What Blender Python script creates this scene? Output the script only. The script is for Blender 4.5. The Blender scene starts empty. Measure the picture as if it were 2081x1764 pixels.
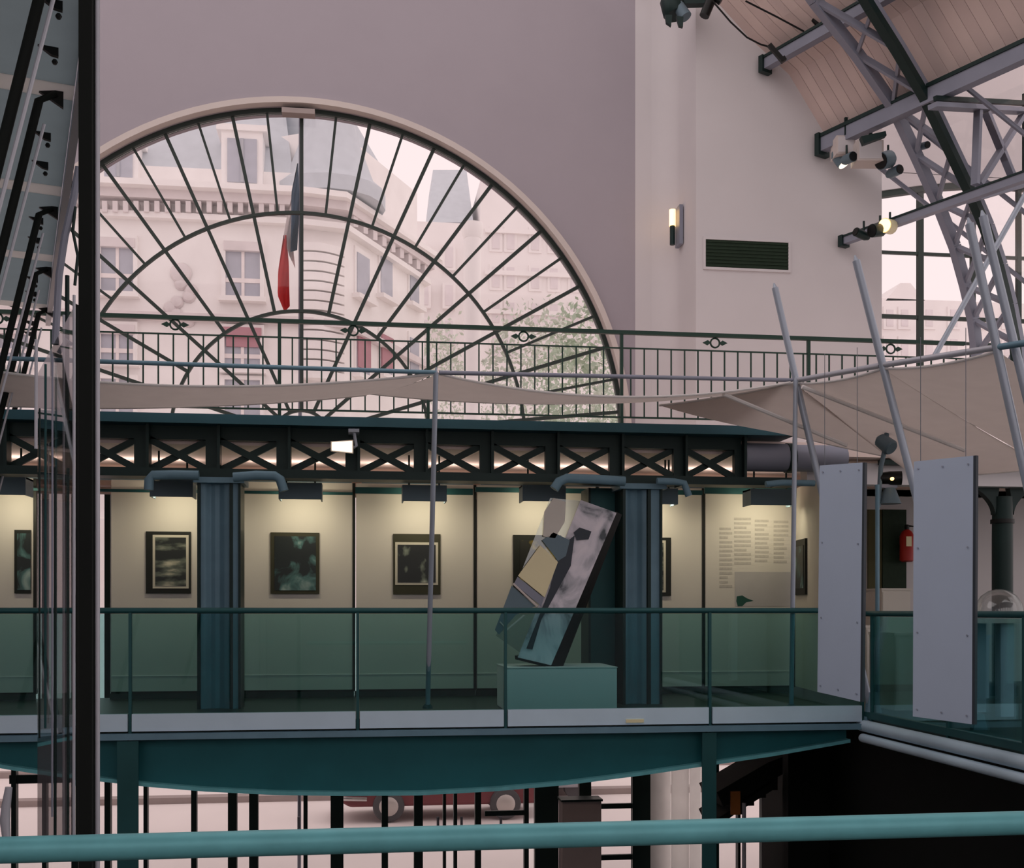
import bpy, math, random
from mathutils import Vector, Matrix
random.seed(7)
S = bpy.context.scene
COL = S.collection
R = math.radians

# ------------------------------------------------------------------ camera
F = 2300.0; CX = 1040.5; HY = 1240.0; W = 2081.0; H = 1764.0
TH = math.atan(F * 5.8e-5)          # camera turned a little to the right of the facade normal
E = 4.4                             # eye height over the lower hall floor
cam = bpy.data.cameras.new('camera'); co = bpy.data.objects.new('camera', cam); COL.objects.link(co)
cam.sensor_width = 36.0; cam.sensor_fit = 'HORIZONTAL'; cam.lens = 36.0 * F / W
cam.shift_y = (HY - H / 2) / W; cam.clip_start = 0.05; cam.clip_end = 500
co.location = (0, 0, E); co.rotation_euler = (R(90), 0, -TH)
S.camera = co

# ------------------------------------------------------------------ light
wd = bpy.data.worlds.new('sky'); S.world = wd; wd.use_nodes = True
bg = wd.node_tree.nodes['Background']
bg.inputs[0].default_value = (1.0, 0.875, 0.875, 1); bg.inputs[1].default_value = 1.08
S.view_settings.view_transform = 'Standard'; S.view_settings.look = 'None'
S.view_settings.exposure = 0.0; S.view_settings.gamma = 1.0
try: S.view_settings.use_curve_mapping = False
except Exception: pass
S.cycles.max_bounces = 6; S.cycles.transparent_max_bounces = 32
S.cycles.caustics_reflective = False; S.cycles.caustics_refractive = False
S.cycles.sample_clamp_indirect = 4.0
S.cycles.use_adaptive_sampling = True; S.cycles.adaptive_threshold = .03
try: S.cycles.use_denoising = True
except Exception: pass

def area(name, loc, target, sx, sy, power, col=(1, 1, 1)):
    l = bpy.data.lights.new(name, 'AREA'); l.shape = 'RECTANGLE'; l.size = sx; l.size_y = sy
    l.energy = power; l.color = col
    o = bpy.data.objects.new(name, l); COL.objects.link(o); o.location = loc
    o.rotation_euler = (Vector(target) - Vector(loc)).to_track_quat('-Z', 'Y').to_euler()
    return o

# ------------------------------------------------------------------ projection helpers: photo pixel -> point of the place
FW = Vector((math.sin(TH), math.cos(TH), 0)); RT = Vector((math.cos(TH), -math.sin(TH), 0)); UP = Vector((0, 0, 1))
def ray(px, py): return FW + RT * ((px - CX) / F) + UP * ((HY - py) / F)
EYE = Vector((0, 0, E))
def at(px, py, Y):
    d = ray(px, py); return EYE + d * (Y / d.y)
def atX(px, py, X):
    d = ray(px, py); return EYE + d * (X / d.x)
def atD(px, py, D): return EYE + ray(px, py) * D
def atZ(px, py, Z):
    d = ray(px, py); return EYE + d * ((Z - E) / d.z)
def atPlane(px, py, p0, n):
    d = ray(px, py); return EYE + d * ((p0 - EYE).dot(n) / d.dot(n))

# ------------------------------------------------------------------ materials
def lin(c):
    return tuple((v / 255 / 12.92) if v / 255 <= .04045 else ((v / 255 + .055) / 1.055) ** 2.4 for v in c)
MATS = {}
def mat(name, col, rough=.6, metal=0, var=.06, scale=3.0, bump=0.0, spec=.3):
    m = bpy.data.materials.new(name); m.use_nodes = True; nt = m.node_tree; N = nt.nodes; L = nt.links
    b = N['Principled BSDF']; c = lin(col)
    b.inputs['Roughness'].default_value = rough; b.inputs['Metallic'].default_value = metal
    b.inputs['Specular IOR Level'].default_value = spec
    tc = N.new('ShaderNodeTexCoord'); no = N.new('ShaderNodeTexNoise'); no.inputs['Scale'].default_value = scale
    no.inputs['Detail'].default_value = 4
    L.new(tc.outputs['Object'], no.inputs['Vector'])
    mx = N.new('ShaderNodeMix'); mx.data_type = 'RGBA'
    mx.inputs[6].default_value = tuple(max(0, v * (1 - var * 2)) for v in c) + (1,)
    mx.inputs[7].default_value = tuple(min(1, v * (1 + var * 2)) for v in c) + (1,)
    L.new(no.outputs['Fac'], mx.inputs[0]); L.new(mx.outputs[2], b.inputs['Base Color'])
    if bump:
        bp = N.new('ShaderNodeBump'); bp.inputs['Strength'].default_value = bump; bp.inputs['Distance'].default_value = .02
        L.new(no.outputs['Fac'], bp.inputs['Height']); L.new(bp.outputs[0], b.inputs['Normal'])
    MATS[name] = m; return m
def emis(name, col, strength):
    m = bpy.data.materials.new(name); m.use_nodes = True; b = m.node_tree.nodes['Principled BSDF']
    b.inputs['Base Color'].default_value = (.8, .8, .8, 1)
    b.inputs['Emission Color'].default_value = lin(col) + (1,); b.inputs['Emission Strength'].default_value = strength
    no = m.node_tree.nodes.new('ShaderNodeTexNoise'); no.inputs['Scale'].default_value = 8
    mp = m.node_tree.nodes.new('ShaderNodeMapRange'); mp.inputs[3].default_value = .35; mp.inputs[4].default_value = .45
    m.node_tree.links.new(no.outputs[0], mp.inputs[0]); m.node_tree.links.new(mp.outputs[0], b.inputs['Roughness'])
    MATS[name] = m; return m
def glass(name, tint, gloss=.08, rough=.02):
    m = bpy.data.materials.new(name); m.use_nodes = True; nt = m.node_tree; N = nt.nodes; L = nt.links
    N.remove(N['Principled BSDF']); out = N['Material Output']
    tr = N.new('ShaderNodeBsdfTransparent'); tr.inputs[0].default_value = tuple(tint) + (1,)
    gl = N.new('ShaderNodeBsdfGlossy'); gl.inputs['Roughness'].default_value = rough; gl.inputs[0].default_value = (.9, .95, .95, 1)
    fr = N.new('ShaderNodeLayerWeight'); fr.inputs[0].default_value = .25
    mu = N.new('ShaderNodeMath'); mu.operation = 'MULTIPLY_ADD'; mu.inputs[1].default_value = .6; mu.inputs[2].default_value = gloss
    L.new(fr.outputs['Fresnel'], mu.inputs[0])
    ms = N.new('ShaderNodeMixShader'); L.new(mu.outputs[0], ms.inputs[0]); L.new(tr.outputs[0], ms.inputs[1]); L.new(gl.outputs[0], ms.inputs[2])
    L.new(ms.outputs[0], out.inputs[0]); MATS[name] = m; return m
def ramp_mat(name, stops, scale, detail=3, rough=.4, kind='noise', stretch=(1, 1, 1), seed=0.0, dist=0.0):
    m = bpy.data.materials.new(name); m.use_nodes = True; nt = m.node_tree; N = nt.nodes; L = nt.links
    b = N['Principled BSDF']; b.inputs['Roughness'].default_value = rough
    tc = N.new('ShaderNodeTexCoord'); mp = N.new('ShaderNodeMapping'); mp.inputs['Scale'].default_value = stretch
    mp.inputs['Location'].default_value = (seed, seed * .7, seed * 1.3)
    L.new(tc.outputs['Object'], mp.inputs[0])
    no = N.new('ShaderNodeTexNoise' if kind == 'noise' else 'ShaderNodeTexVoronoi'); no.inputs['Scale'].default_value = scale
    if kind == 'noise': no.inputs['Detail'].default_value = detail; no.inputs['Distortion'].default_value = dist
    L.new(mp.outputs[0], no.inputs['Vector'])
    cr = N.new('ShaderNodeValToRGB'); el = cr.color_ramp.elements
    while len(el) < len(stops): el.new(.5)
    for e, (p, c) in zip(el, stops): e.position = p; e.color = lin(c) + (1,)
    L.new(no.outputs[0], cr.inputs[0]); L.new(cr.outputs[0], b.inputs['Base Color'])
    MATS[name] = m; return m
def translucent(name, col, fac=.35):
    m = bpy.data.materials.new(name); m.use_nodes = True; nt = m.node_tree; N = nt.nodes; L = nt.links
    N.remove(N['Principled BSDF']); out = N['Material Output']
    tc = N.new('ShaderNodeTexCoord'); no = N.new('ShaderNodeTexNoise'); no.inputs['Scale'].default_value = 5
    L.new(tc.outputs['Object'], no.inputs[0]); c = lin(col)
    mx = N.new('ShaderNodeMix'); mx.data_type = 'RGBA'
    mx.inputs[6].default_value = tuple(v * .94 for v in c) + (1,); mx.inputs[7].default_value = tuple(v * 1.05 for v in c) + (1,)
    L.new(no.outputs[0], mx.inputs[0])
    d = N.new('ShaderNodeBsdfDiffuse'); t = N.new('ShaderNodeBsdfTranslucent'); ms = N.new('ShaderNodeMixShader'); ms.inputs[0].default_value = fac
    for q in (d, t): L.new(mx.outputs[2], q.inputs[0])
    L.new(d.outputs[0], ms.inputs[1]); L.new(t.outputs[0], ms.inputs[2]); L.new(ms.outputs[0], out.inputs[0])
    MATS[name] = m; return m

mat('wall', (171, 164, 171), .8, var=.02, scale=1.5)
mat('wall_pale', (216, 212, 213), .8, var=.02, scale=1.5)
mat('plank', (222, 202, 194), .6, var=.05, scale=2)
mat('plank_b', (214, 194, 187), .6, var=.05, scale=2)
mat('steel_dark', (26, 46, 44), .45, .2, var=.1)
mat('steel_teal', (40, 86, 88), .45, .2, var=.1)
mat('steel_blue', (112, 146, 162), .5, .1, var=.1, scale=4)
mat('steel_grey', (140, 144, 158), .5, .1, var=.06)
mat('steel_green', (40, 66, 56), .5, .1, var=.08)
mat('tube_pale', (166, 176, 188), .35, .3, var=.04)
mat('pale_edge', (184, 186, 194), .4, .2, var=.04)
mat('beam_teal', (34, 102, 108), .5, .1, var=.08)
mat('flange_teal', (58, 98, 108), .5, .1, var=.08)
mat('rail_teal', (112, 186, 192), .4, .15, var=.12, scale=9)
mat('frame_cream', (212, 202, 196), .6, var=.03)
mat('muntin', (52, 62, 58), .5, .1, var=.05)
mat('fascia', (206, 228, 242), .5, .1, var=.04)
mat('panel_pale', (214, 210, 200), .7, var=.02, scale=2)
mat('panel_white', (188, 204, 224), .45, var=.02)
mat('panel_edge', (58, 66, 74), .5)
mat('floor_dark', (42, 58, 50), .35, var=.1, spec=.4)
mat('hall_floor', (60, 66, 62), .5, var=.1)
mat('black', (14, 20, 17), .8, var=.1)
mat('black_gloss', (12, 14, 13), .4, var=.05)
mat('ceiling_salmon', (246, 226, 216), .7, var=.03)
mat('joist_salmon', (232, 204, 190), .7, var=.03)
mat('stone', (247, 242, 240), .85, var=.05, scale=1.2, bump=.1)
mat('stone_grey', (226, 218, 218), .85, var=.06, scale=2)  # stone_grey, slate and win_grey lightened, putting outdoor haze into the colour
mat('stone_far', (240, 235, 234), .9, var=.04, scale=.6)
mat('slate', (200, 206, 212), .8, var=.05)
mat('win_grey', (180, 182, 192), .3, var=.1, scale=2)
mat('win_far', (226, 218, 220), .5, var=.05)  # far panes paled towards the wall tone, haze put into the colour
mat('shutter', (176, 178, 184), .6)
mat('blind_red', (186, 140, 148), .7)
mat('win_white', (240, 232, 230), .6)
mat('street', (240, 232, 228), .9, var=.04, scale=.4)
mat('kerb', (168, 156, 152), .9)
mat('car_maroon', (128, 72, 76), .3, .2)
mat('chrome', (200, 198, 196), .2, .8)
mat('tyre', (92, 92, 94), .8)
mat('hubcap', (206, 200, 194), .4, .3)
mat('plinth', (252, 240, 238), .6, var=.02)
mat('grille_dark', (30, 48, 32), .7, var=.15, scale=20)
mat('lamp_body', (104, 124, 134), .5, .2)
mat('red', (176, 44, 36), .35)
mat('orange', (190, 120, 60), .6)
mat('counter', (206, 196, 192), .4)
mat('olive', (88, 84, 56), .8)
mat('leaf', (184, 200, 178), .7, var=.2, scale=2)
mat('leaf_b', (204, 212, 198), .7, var=.2, scale=2)
mat('bark', (150, 140, 132), .9)
mat('flag_blue', (44, 74, 100), .8); mat('flag_white', (224, 214, 212), .8); mat('flag_red', (214, 52, 52), .8)
mat('frame_black', (26, 30, 24), .5); mat('mount_white', (200, 196, 180), .7); mat('frame_olive', (58, 58, 42), .6)
mat('cream', (238, 228, 184), .35, var=.03)
mat('wire', (120, 124, 130), .4, .3)
mat('grey_box', (190, 178, 176), .7)
mat('screw', (170, 180, 196), .4, .4)
emis('lamp_white', (255, 236, 205), 1.6)
emis('lamp_warm', (255, 200, 120), 3.0)
emis('lamp_tube', (255, 240, 205), 2.5)
glass('glass_clear', (.97, .95, .95), .01)
glass('glass_teal', (.60, .83, .83), .03)
glass('plexi', (.82, .84, .84), .10, .08)
translucent('canvas', (226, 220, 216), .72)
translucent('canvas_teal', (182, 192, 195), .72)
translucent('blind_white', (250, 248, 246), .8)
mat('column_white', (253, 250, 248), .8, var=.01)
translucent('canvas_edge', (250, 248, 246), .4)
ramp_mat('print_a', [(0, (8, 16, 10)), (.48, (16, 26, 18)), (.6, (96, 104, 92)), (.75, (190, 186, 164))], 3.2, 5, stretch=(1, 1, 3.2), seed=3)
ramp_mat('print_b', [(0, (6, 18, 14)), (.52, (10, 26, 22)), (.62, (70, 110, 108)), (.78, (170, 190, 184))], 3.4, 4, seed=11, dist=.8)
ramp_mat('print_c', [(0, (6, 14, 10)), (.55, (12, 22, 16)), (.66, (120, 130, 116)), (.8, (215, 212, 196))], 4.4, 3, stretch=(1.4, 1, .8), seed=23)
ramp_mat('print_d', [(0, (10, 16, 8)), (.5, (24, 26, 12)), (.6, (150, 130, 40)), (.8, (200, 180, 80))], 4, 3, seed=31)
ramp_mat('collage', [(0, (34, 44, 46)), (.34, (70, 80, 86)), (.42, (166, 168, 176)), (.56, (222, 218, 226)), (.7, (236, 230, 236))], 2.6, 5, stretch=(1.2, 1, 1.0), seed=5, dist=1.2)

# ------------------------------------------------------------------ geometry helpers
class MB:
    def __init__(s): s.v = []; s.f = []; s.sm = False
    def add(s, vs, fs):
        n = len(s.v); s.v += [tuple(v) for v in vs]; s.f += [tuple(i + n for i in f) for f in fs]; return s
    def box(s, x0, x1, y0, y1, z0, z1):
        vs = [(x, y, z) for z in (z0, z1) for x, y in ((x0, y0), (x1, y0), (x1, y1), (x0, y1))]
        return s.add(vs, [(3, 2, 1, 0), (4, 5, 6, 7), (0, 1, 5, 4), (1, 2, 6, 5), (2, 3, 7, 6), (3, 0, 4, 7)])
    def hexa(s, a, b):      # two matching quads
        vs = list(a) + list(b)
        return s.add(vs, [(3, 2, 1, 0), (4, 5, 6, 7), (0, 1, 5, 4), (1, 2, 6, 5), (2, 3, 7, 6), (3, 0, 4, 7)])
    def beam(s, p, q, w, h, up=(0, 0, 1)):
        p = Vector(p); q = Vector(q); d = (q - p).normalized(); u = Vector(up)
        sd = d.cross(u)
        if sd.length < 1e-4: sd = d.cross(Vector((0, 1, 0)))
        sd.normalize(); u = sd.cross(d).normalized(); sd = sd * w / 2; u = u * h / 2
        return s.hexa([p - sd - u, p + sd - u, p + sd + u, p - sd + u], [q - sd - u, q + sd - u, q + sd + u, q - sd + u])
    def tube(s, p, q, r, n=10, r2=None):
        return s.path([p, q], [r, r if r2 is None else r2], n)
    def path(s, pts, r, n=10, cap=True):
        pts = [Vector(p) for p in pts]
        if not hasattr(r, '__len__'): r = [r] * len(pts)
        base = len(s.v); prev = None
        for i, p in enumerate(pts):
            d = (pts[min(i + 1, len(pts) - 1)] - pts[max(i - 1, 0)]).normalized()
            if prev is None:
                a = d.cross(Vector((0, 0, 1)))
                if a.length < 1e-3: a = d.cross(Vector((1, 0, 0)))
            else: a = prev - d * prev.dot(d)
            a.normalize(); prev = a; b = d.cross(a)
            for k in range(n):
                t = 2 * math.pi * k / n; s.v.append(tuple(p + (a * math.cos(t) + b * math.sin(t)) * r[i]))
        for i in range(len(pts) - 1):
            for k in range(n):
                k2 = (k + 1) % n; s.f.append((base + i * n + k, base + i * n + k2, base + (i + 1) * n + k2, base + (i + 1) * n + k))
        if cap:
            s.f.append(tuple(base + k for k in reversed(range(n)))); e = base + (len(pts) - 1) * n
            s.f.append(tuple(e + k for k in range(n)))
        s.sm = True; return s
    def prism(s, pts, off):
        off = Vector(off); n = len(pts); a = [Vector(p) for p in pts]; b = [p + off for p in a]
        return s.add(a + b, [tuple(reversed(range(n))), tuple(range(n, 2 * n))] + [(i, (i + 1) % n, n + (i + 1) % n, n + i) for i in range(n)])
    def lathe(s, c, prof, n=16, axis=(0, 0, 1)):
        ax = Vector(axis).normalized(); a = ax.cross(Vector((0, 0, 1)))
        if a.length < 1e-3: a = Vector((1, 0, 0))
        a.normalize(); b = ax.cross(a); c = Vector(c); base = len(s.v)
        for r, z in prof:
            for k in range(n):
                t = 2 * math.pi * k / n; s.v.append(tuple(c + ax * z + (a * math.cos(t) + b * math.sin(t)) * r))
        for i in range(len(prof) - 1):
            for k in range(n):
                k2 = (k + 1) % n; s.f.append((base + i * n + k, base + i * n + k2, base + (i + 1) * n + k2, base + (i + 1) * n + k))
        s.f.append(tuple(base + k for k in reversed(range(n)))); e = base + (len(prof) - 1) * n; s.f.append(tuple(e + k for k in range(n)))
        s.sm = True; return s
    def sheet(s, fn, nu, nv, off):   # fn(u,v)->point, solid sheet
        off = Vector(off); n = len(s.v); st = nu + 1
        top = [Vector(fn(i / nu, j / nv)) for j in range(nv + 1) for i in range(nu + 1)]; m = len(top)
        s.v += [tuple(p) for p in top] + [tuple(p + off) for p in top]
        for j in range(nv):
            for i in range(nu):
                a = n + j * st + i; s.f.append((a, a + 1, a + 1 + st, a + st)); s.f.append((a + m, a + m + st, a + m + 1 + st, a + m + 1))
        for i in range(nu):
            for a, b in ((n + i, n + i + 1), (n + nv * st + i + 1, n + nv * st + i)): s.f.append((a, a + m, b + m, b))
        for j in range(nv):
            for a, b in ((n + (j + 1) * st, n + j * st), (n + j * st + nu, n + (j + 1) * st + nu)): s.f.append((a, a + m, b + m, b))
        s.sm = True; return s
    def build(s, name, m, parent=None, bevel=0):
        me = bpy.data.meshes.new(name); me.from_pydata(s.v, [], s.f); me.materials.append(MATS[m]); me.update()
        if s.sm:
            for p in me.polygons: p.use_smooth = True
            try: me.set_sharp_from_angle(angle=R(38))
            except Exception: pass
        o = bpy.data.objects.new(name, me); COL.objects.link(o)
        if bevel:
            b = o.modifiers.new('bevel', 'BEVEL'); b.width = bevel; b.segments = 2; b.limit_method = 'ANGLE'
        if parent is not None: adopt(o, parent)
        return o
def wm(o):
    m = Matrix.Translation(o.location)
    return (wm(o.parent) @ o.matrix_parent_inverse @ m) if o.parent else m
def adopt(o, p):
    o.parent = p; o.matrix_parent_inverse = wm(p).inverted()
def tag(o, label, cat, group=None, kind=None):
    o['label'] = label; o['category'] = cat
    if group: o['group'] = group
    if kind: o['kind'] = kind
    return o
def thing(name, loc, label, cat, group=None, kind=None):
    o = bpy.data.objects.new(name, None); COL.objects.link(o); o.location = loc; o.empty_display_size = .2
    return tag(o, label, cat, group, kind)
def B(x0, x1, y0, y1, z0, z1): return MB().box(min(x0, x1), max(x0, x1), min(y0, y1), max(y0, y1), min(z0, z1), max(z0, z1))
def rect(px0, py0, px1, py1, Y, y0, y1):   # box whose face at depth Y spans the pixel rectangle, from y0 to y1
    a = at(px0, py0, Y); b = at(px1, py1, Y); return B(a.x, b.x, y0, y1, a.z, b.z)

# ------------------------------------------------------------------ main levels
YF = 17.0; YR = 15.8; YW = 17.9; YG = 12.5; YD = 11.0; YP = 13.8
ZD = E - 1.05                                  # gallery deck floor
XE = at(1760, 1440, YD).x                      # corner of the open well, right side
XR = at(1368, 700, YF).x                       # where the facade steps forward
TG_TOP = at(612, 852, YG).z; TG_BOT = at(612, 975, YG).z

# ================================================================== SETTING
floor = B(-16, 16, -6, YF + .3, -.2, 0).build('floor', 'hall_floor'); tag(floor, 'dark floor of the lower hall below the gallery', 'floor', kind='structure')
g = B(-70, 90, YF + .3, 120, -.2, -.02).build('ground', 'street'); tag(g, 'pale street outside the glass entrance', 'street', kind='structure')
k = B(-30, 40, 26.6, 27.0, -.02, .12).build('trim_1', 'kerb'); tag(k, 'grey kerb across the pale street', 'kerb', kind='structure')
k = B(-30, 40, 31.2, 31.5, -.02, .14).build('trim_2', 'kerb'); tag(k, 'far grey kerb along the pavement opposite', 'kerb', kind='structure')

ZB = 3.3
# ---- facade with semicircular opening
FC = at(612, 888, YF); FR = at(612, 213, YF).z - FC.z
ZTOP = 16.0; XL = -17.0
m = MB(); n = 64
inner = []; outer = []
for i in range(n + 1):
    a = math.pi * i / n; c, s_ = math.cos(a), math.sin(a)
    inner.append((FC.x + FR * c, FC.z + FR * s_))
    t = 1e9
    if c > 1e-6: t = min(t, (XR - FC.x) / c)
    if c < -1e-6: t = min(t, (XL - FC.x) / c)
    if s_ > 1e-6: t = min(t, (ZTOP - FC.z) / s_)
    outer.append((FC.x + t * c, FC.z + t * s_))
extra = [(XR, ZTOP), (XL, ZTOP)]
for y in (YF, YF + .45):
    for q in inner: m.v.append((q[0], y, q[1]))
    for q in outer: m.v.append((q[0], y, q[1]))
    for q in extra: m.v.append((q[0], y, q[1]))
K = 2 * (n + 1) + 2; O = n + 1
for off, fl in ((0, 0), (K, 1)):
    for i in range(n):
        q = (off + i, off + i + 1, off + O + i + 1, off + O + i); m.f.append(q if fl else tuple(reversed(q)))
    for cidx, cor in ((0, extra[0]), (1, extra[1])):   # corner triangles
        for i in range(n):
            p0, p1 = outer[i], outer[i + 1]
            vert0 = abs(p0[0] - cor[0]) < 1e-3; hor1 = abs(p1[1] - ZTOP) < 1e-3; vert1 = abs(p1[0] - cor[0]) < 1e-3; hor0 = abs(p0[1] - ZTOP) < 1e-3
            if (cidx == 0 and vert0 and not vert1 and hor1) or (cidx == 1 and hor0 and vert1 and not vert0):
                q = (off + O + i, off + O + i + 1, off + 2 * O + cidx); m.f.append(q if fl else tuple(reversed(q)))
for i in range(n): m.f.append((i + 1, i, K + i, K + i + 1))
wf = m.build('wall_front', 'wall'); tag(wf, 'tall mauve grey end wall around the big fan window', 'wall', kind='structure')
wj = B(XL, FC.x - FR - .02, YF, YF + .45, 0, FC.z).build('wall_front_low', 'wall'); tag(wj, 'lower grey end wall left of the glazed entrance', 'wall', kind='structure')
yq = YF - .3
bl = thing('roller_blinds', at(1372, 1700, yq), 'pale white blinds lit from behind right of the glazed entrance doors', 'blind')
for x0_, x1_, d0, d1 in ((1322, 1363, .0, .22), (1364, 1400, .05, .02), (1401, 1424, .12, .3)):
    a = at(x0_, 1600, yq + d0); b = at(x1_, 1600, yq + d1)
    MB().prism([(a.x, a.y, .0), (b.x, b.y, .0), (b.x, b.y, ZB), (a.x, a.y, ZB)], (0, .006, 0)).build('blind_strip', 'blind_white', bl)

# ---- right wall standing forward of the facade, with rounded return
xw1 = at(1792, 600, YR).x; r_ = .35
pts = [(XR - .6, YF - .001), (XR - r_, YF - .001)]
for i in range(9):
    a = R(90 * i / 8); pts.append((XR - r_ + r_ * math.sin(a), YF - r_ + r_ * math.cos(a)))
pts += [(XR, YR), (xw1, YR), (xw1, YF + .4), (XR - .6, YF + .4)]
m = MB().prism([(x, y, 3.0) for x, y in pts], (0, 0, ZTOP - 3.0)); m.sm = True
wr = m.build('wall_right', 'wall_pale'); tag(wr, 'pale plaster wall right of the fan window with rounded inner corner', 'wall', kind='structure')

# wall behind the right hand window
aw = at(1786, 372, YW); zb = at(1900, 900, YW).z; zt_l = at(1787, 388, YW).z; zt_c = at(1990, 366, YW).z
m = MB(); xs0 = at(1760, 400, YW).x; xs1 = at(2500, 400, YW).x
m.box(xs0, xs1 + 3, YW, YW + .4, zt_c + .05, ZTOP); m.box(xs0, xs1 + 3, YW, YW + .4, 0, zb)
m.box(xs1, xs1 + 3, YW, YW + .4, zb, zt_c + .05)
nn = 12; xa = at(1786, 388, YW).x; xb = at(2300, 388, YW).x
pr = [(xs0, YW, zt_c + .06)] + [(xa + (xb - xa) * i / nn, YW, zt_l + (zt_c - zt_l) * math.sin(math.pi * i / nn)) for i in range(nn + 1)] + [(xs1, YW, zt_l), (xs1, YW, zt_c + .06)]
pr2 = [(xs0, YW, zt_l)] + pr[1:]
m.prism([pr[0], pr2[0]] + pr[1:], (0, .4, 0))
ww = m.build('wall_right_far', 'wall_pale'); tag(ww, 'grey wall around the bright arched window at right', 'wall', kind='structure')

# ---- gallery slab with joists under it (seen through the girder)
ZS = TG_TOP - .12; ZU = ZS - .16
gs = thing('gallery_slab', (0, YG, ZU), 'upper gallery floor with salmon underside behind the lattice girder', 'gallery floor', kind='structure')
B(-16, XR + 6, YG + .12, YF - .01, ZU, ZS).build('slab', 'ceiling_salmon', gs)
for y in (14.5, 15.6, 16.6): B(-16, XR + 6, y, y + .22, ZU - .14, ZU + .01).build('joist', 'joist_salmon', gs)

# ---- decks round the well
dk = thing('gallery_deck', (0, YD, ZD), 'dark floor of the gallery around the open well', 'deck', kind='structure')
B(-16, XE + .02, YD + .05, YP + .25, ZD - .18, ZD).build('front_deck', 'floor_dark', dk)
B(XE, 16, 3.0, YP + 3.0, ZD - .18, ZD).build('side_deck', 'floor_dark', dk)
# darkness of the void below the right deck, put in as a black block
lw = B(XE + .9, 16, 2, 16.5, 0, ZD - .19).build('wall_side_low', 'black'); tag(lw, 'wall beneath the right hand gallery coloured black for the darkness there', 'wall', kind='structure')

# the hall behind the viewer: unseen walls and part roof, shaped to limit the daylight
B_ = B(-14.5, -14, -7, YF, 0, 13).build('wall_left', 'wall'); tag(B_, 'grey wall on the left side of the hall', 'wall', kind='structure')
m = MB().box(-14.5, 17, -7.4, -7, 0, 5.0)
for x in range(-14, 18, 4): m.box(x - .25, x + .25, -7.4, -7, 5.0, 13)  # open bays between piers, added to let in fill light from behind
B_ = m.build('wall_back', 'wall'); tag(B_, 'grey wall behind the viewer', 'wall', kind='structure')
rr = thing('roof_far', (0, -4, 13), 'flat roof over the rear of the hall', 'roof', kind='structure')
B(-14.5, 17, -7.4, 3.0, 13, 13.2).build('roof_deck', 'wall', rr)

# ---- vaulted roof at right : profile on the wall plane, swept along the purlins
VPX = -400.0
PD = (FW + RT * ((VPX - CX) / F)).normalized()      # purlin direction, horizontal
prof_px = [(1240, -330), (1350, -130), (1446, -8), (1522, 76), (1604, 152), (1684, 286)]
prof = [at(x, y, YR) for x, y in prof_px]
rf = thing('ceiling', prof[3], 'sloping boarded roof vault with pale planks at right', 'ceiling', kind='structure')
PITCH = .165
def proj_prof(p, t): return p - PD * t
for i in range(72):
    t0 = i * PITCH; t1 = t0 + PITCH - .008
    a = []; 
    for j in range(len(prof) - 1):
        m = MB() if j == 0 else m
        p0, p1 = prof[j], prof[j + 1]
        nrm = Vector((0, 0, 1)).cross(PD); up = Vector((.35, 0, .6)) * .1 + nrm * 0
        q = [proj_prof(p0, t0), proj_prof(p0, t1), proj_prof(p1, t1), proj_prof(p1, t0)]
        m.hexa(q, [v + up for v in q])
    m.build('plank', 'plank' if i % 2 else 'plank_b', rf)
q = MB(); 
for j in range(len(prof) - 1):
    p0, p1 = prof[j] + Vector((.05, 0, .09)), prof[j + 1] + Vector((.05, 0, .09))
    qq = [proj_prof(p0, 0), proj_prof(p0, 11.9), proj_prof(p1, 11.9), proj_prof(p1, 0)]
    q.hexa(qq, [v + Vector((.03, 0, .05)) for v in qq])
q.build('backing_board', 'plank', rf)
# glazed strip of the roof below the planks
p0 = prof[-1]; p1 = at(1668, 318, YR) + Vector((3.2, 0, -1.9))
sk = thing('skylight', p0, 'bright roof glazing strip below the boarded vault', 'skylight', kind='structure')
NS = 10
for i in range(NS):
    t0 = .2 + i * 1.0
    qa = [p0 - PD * t0, p0 - PD * (t0 + .96), p1 - PD * (t0 + .96), p1 - PD * t0]
    MB().hexa(qa, [v + Vector((.006, 0, .01)) for v in qa]).build('pane', 'glass_clear', sk)
    MB().beam(p0 - PD * t0, p1 - PD * t0, .04, .05).build('glazing_bar', 'steel_grey', sk)

# ================================================================== FAN WINDOW
fw = thing('window_1', (FC.x, YF, FC.z), 'huge semicircular fan window with radiating dark glazing bars', 'window', kind='structure')
def fp(r, deg, y): a = R(90 - deg); return Vector((FC.x + r * math.cos(a), y, FC.z + r * math.sin(a)))
R1 = FR * .985; R2 = FR * .6855; R3 = FR * .387; R4 = FR * .085
YM = YF + .16
def arc_bar(r0, r1, y0, y1, name, mt, deg0=-90, deg1=90, n=60):
    m = MB()
    for i in range(n + 1):
        d = deg0 + (deg1 - deg0) * i / n
        m.v += [tuple(fp(r0, d, y0)), tuple(fp(r1, d, y0)), tuple(fp(r1, d, y1)), tuple(fp(r0, d, y1))]
    for i in range(n):
        for k_ in range(4):
            a = i * 4 + k_; b = i * 4 + (k_ + 1) % 4; m.f.append((a, b, b + 4, a + 4))
    m.f += [(3, 2, 1, 0), tuple(n * 4 + k_ for k_ in range(4))]
    m.sm = True; return m.build(name, mt, fw)
arc_bar(FR - .01, FR + .075, YF - .10, YF + .05, 'surround', 'frame_cream')
arc_bar(FR - .065, FR + .005, YM - .05, YM + .05, 'outer_frame', 'muntin')
for r in (R2, R3, R4): arc_bar(r - .022, r + .022, YM - .03, YM + .03, 'curved_bar', 'muntin')
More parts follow.
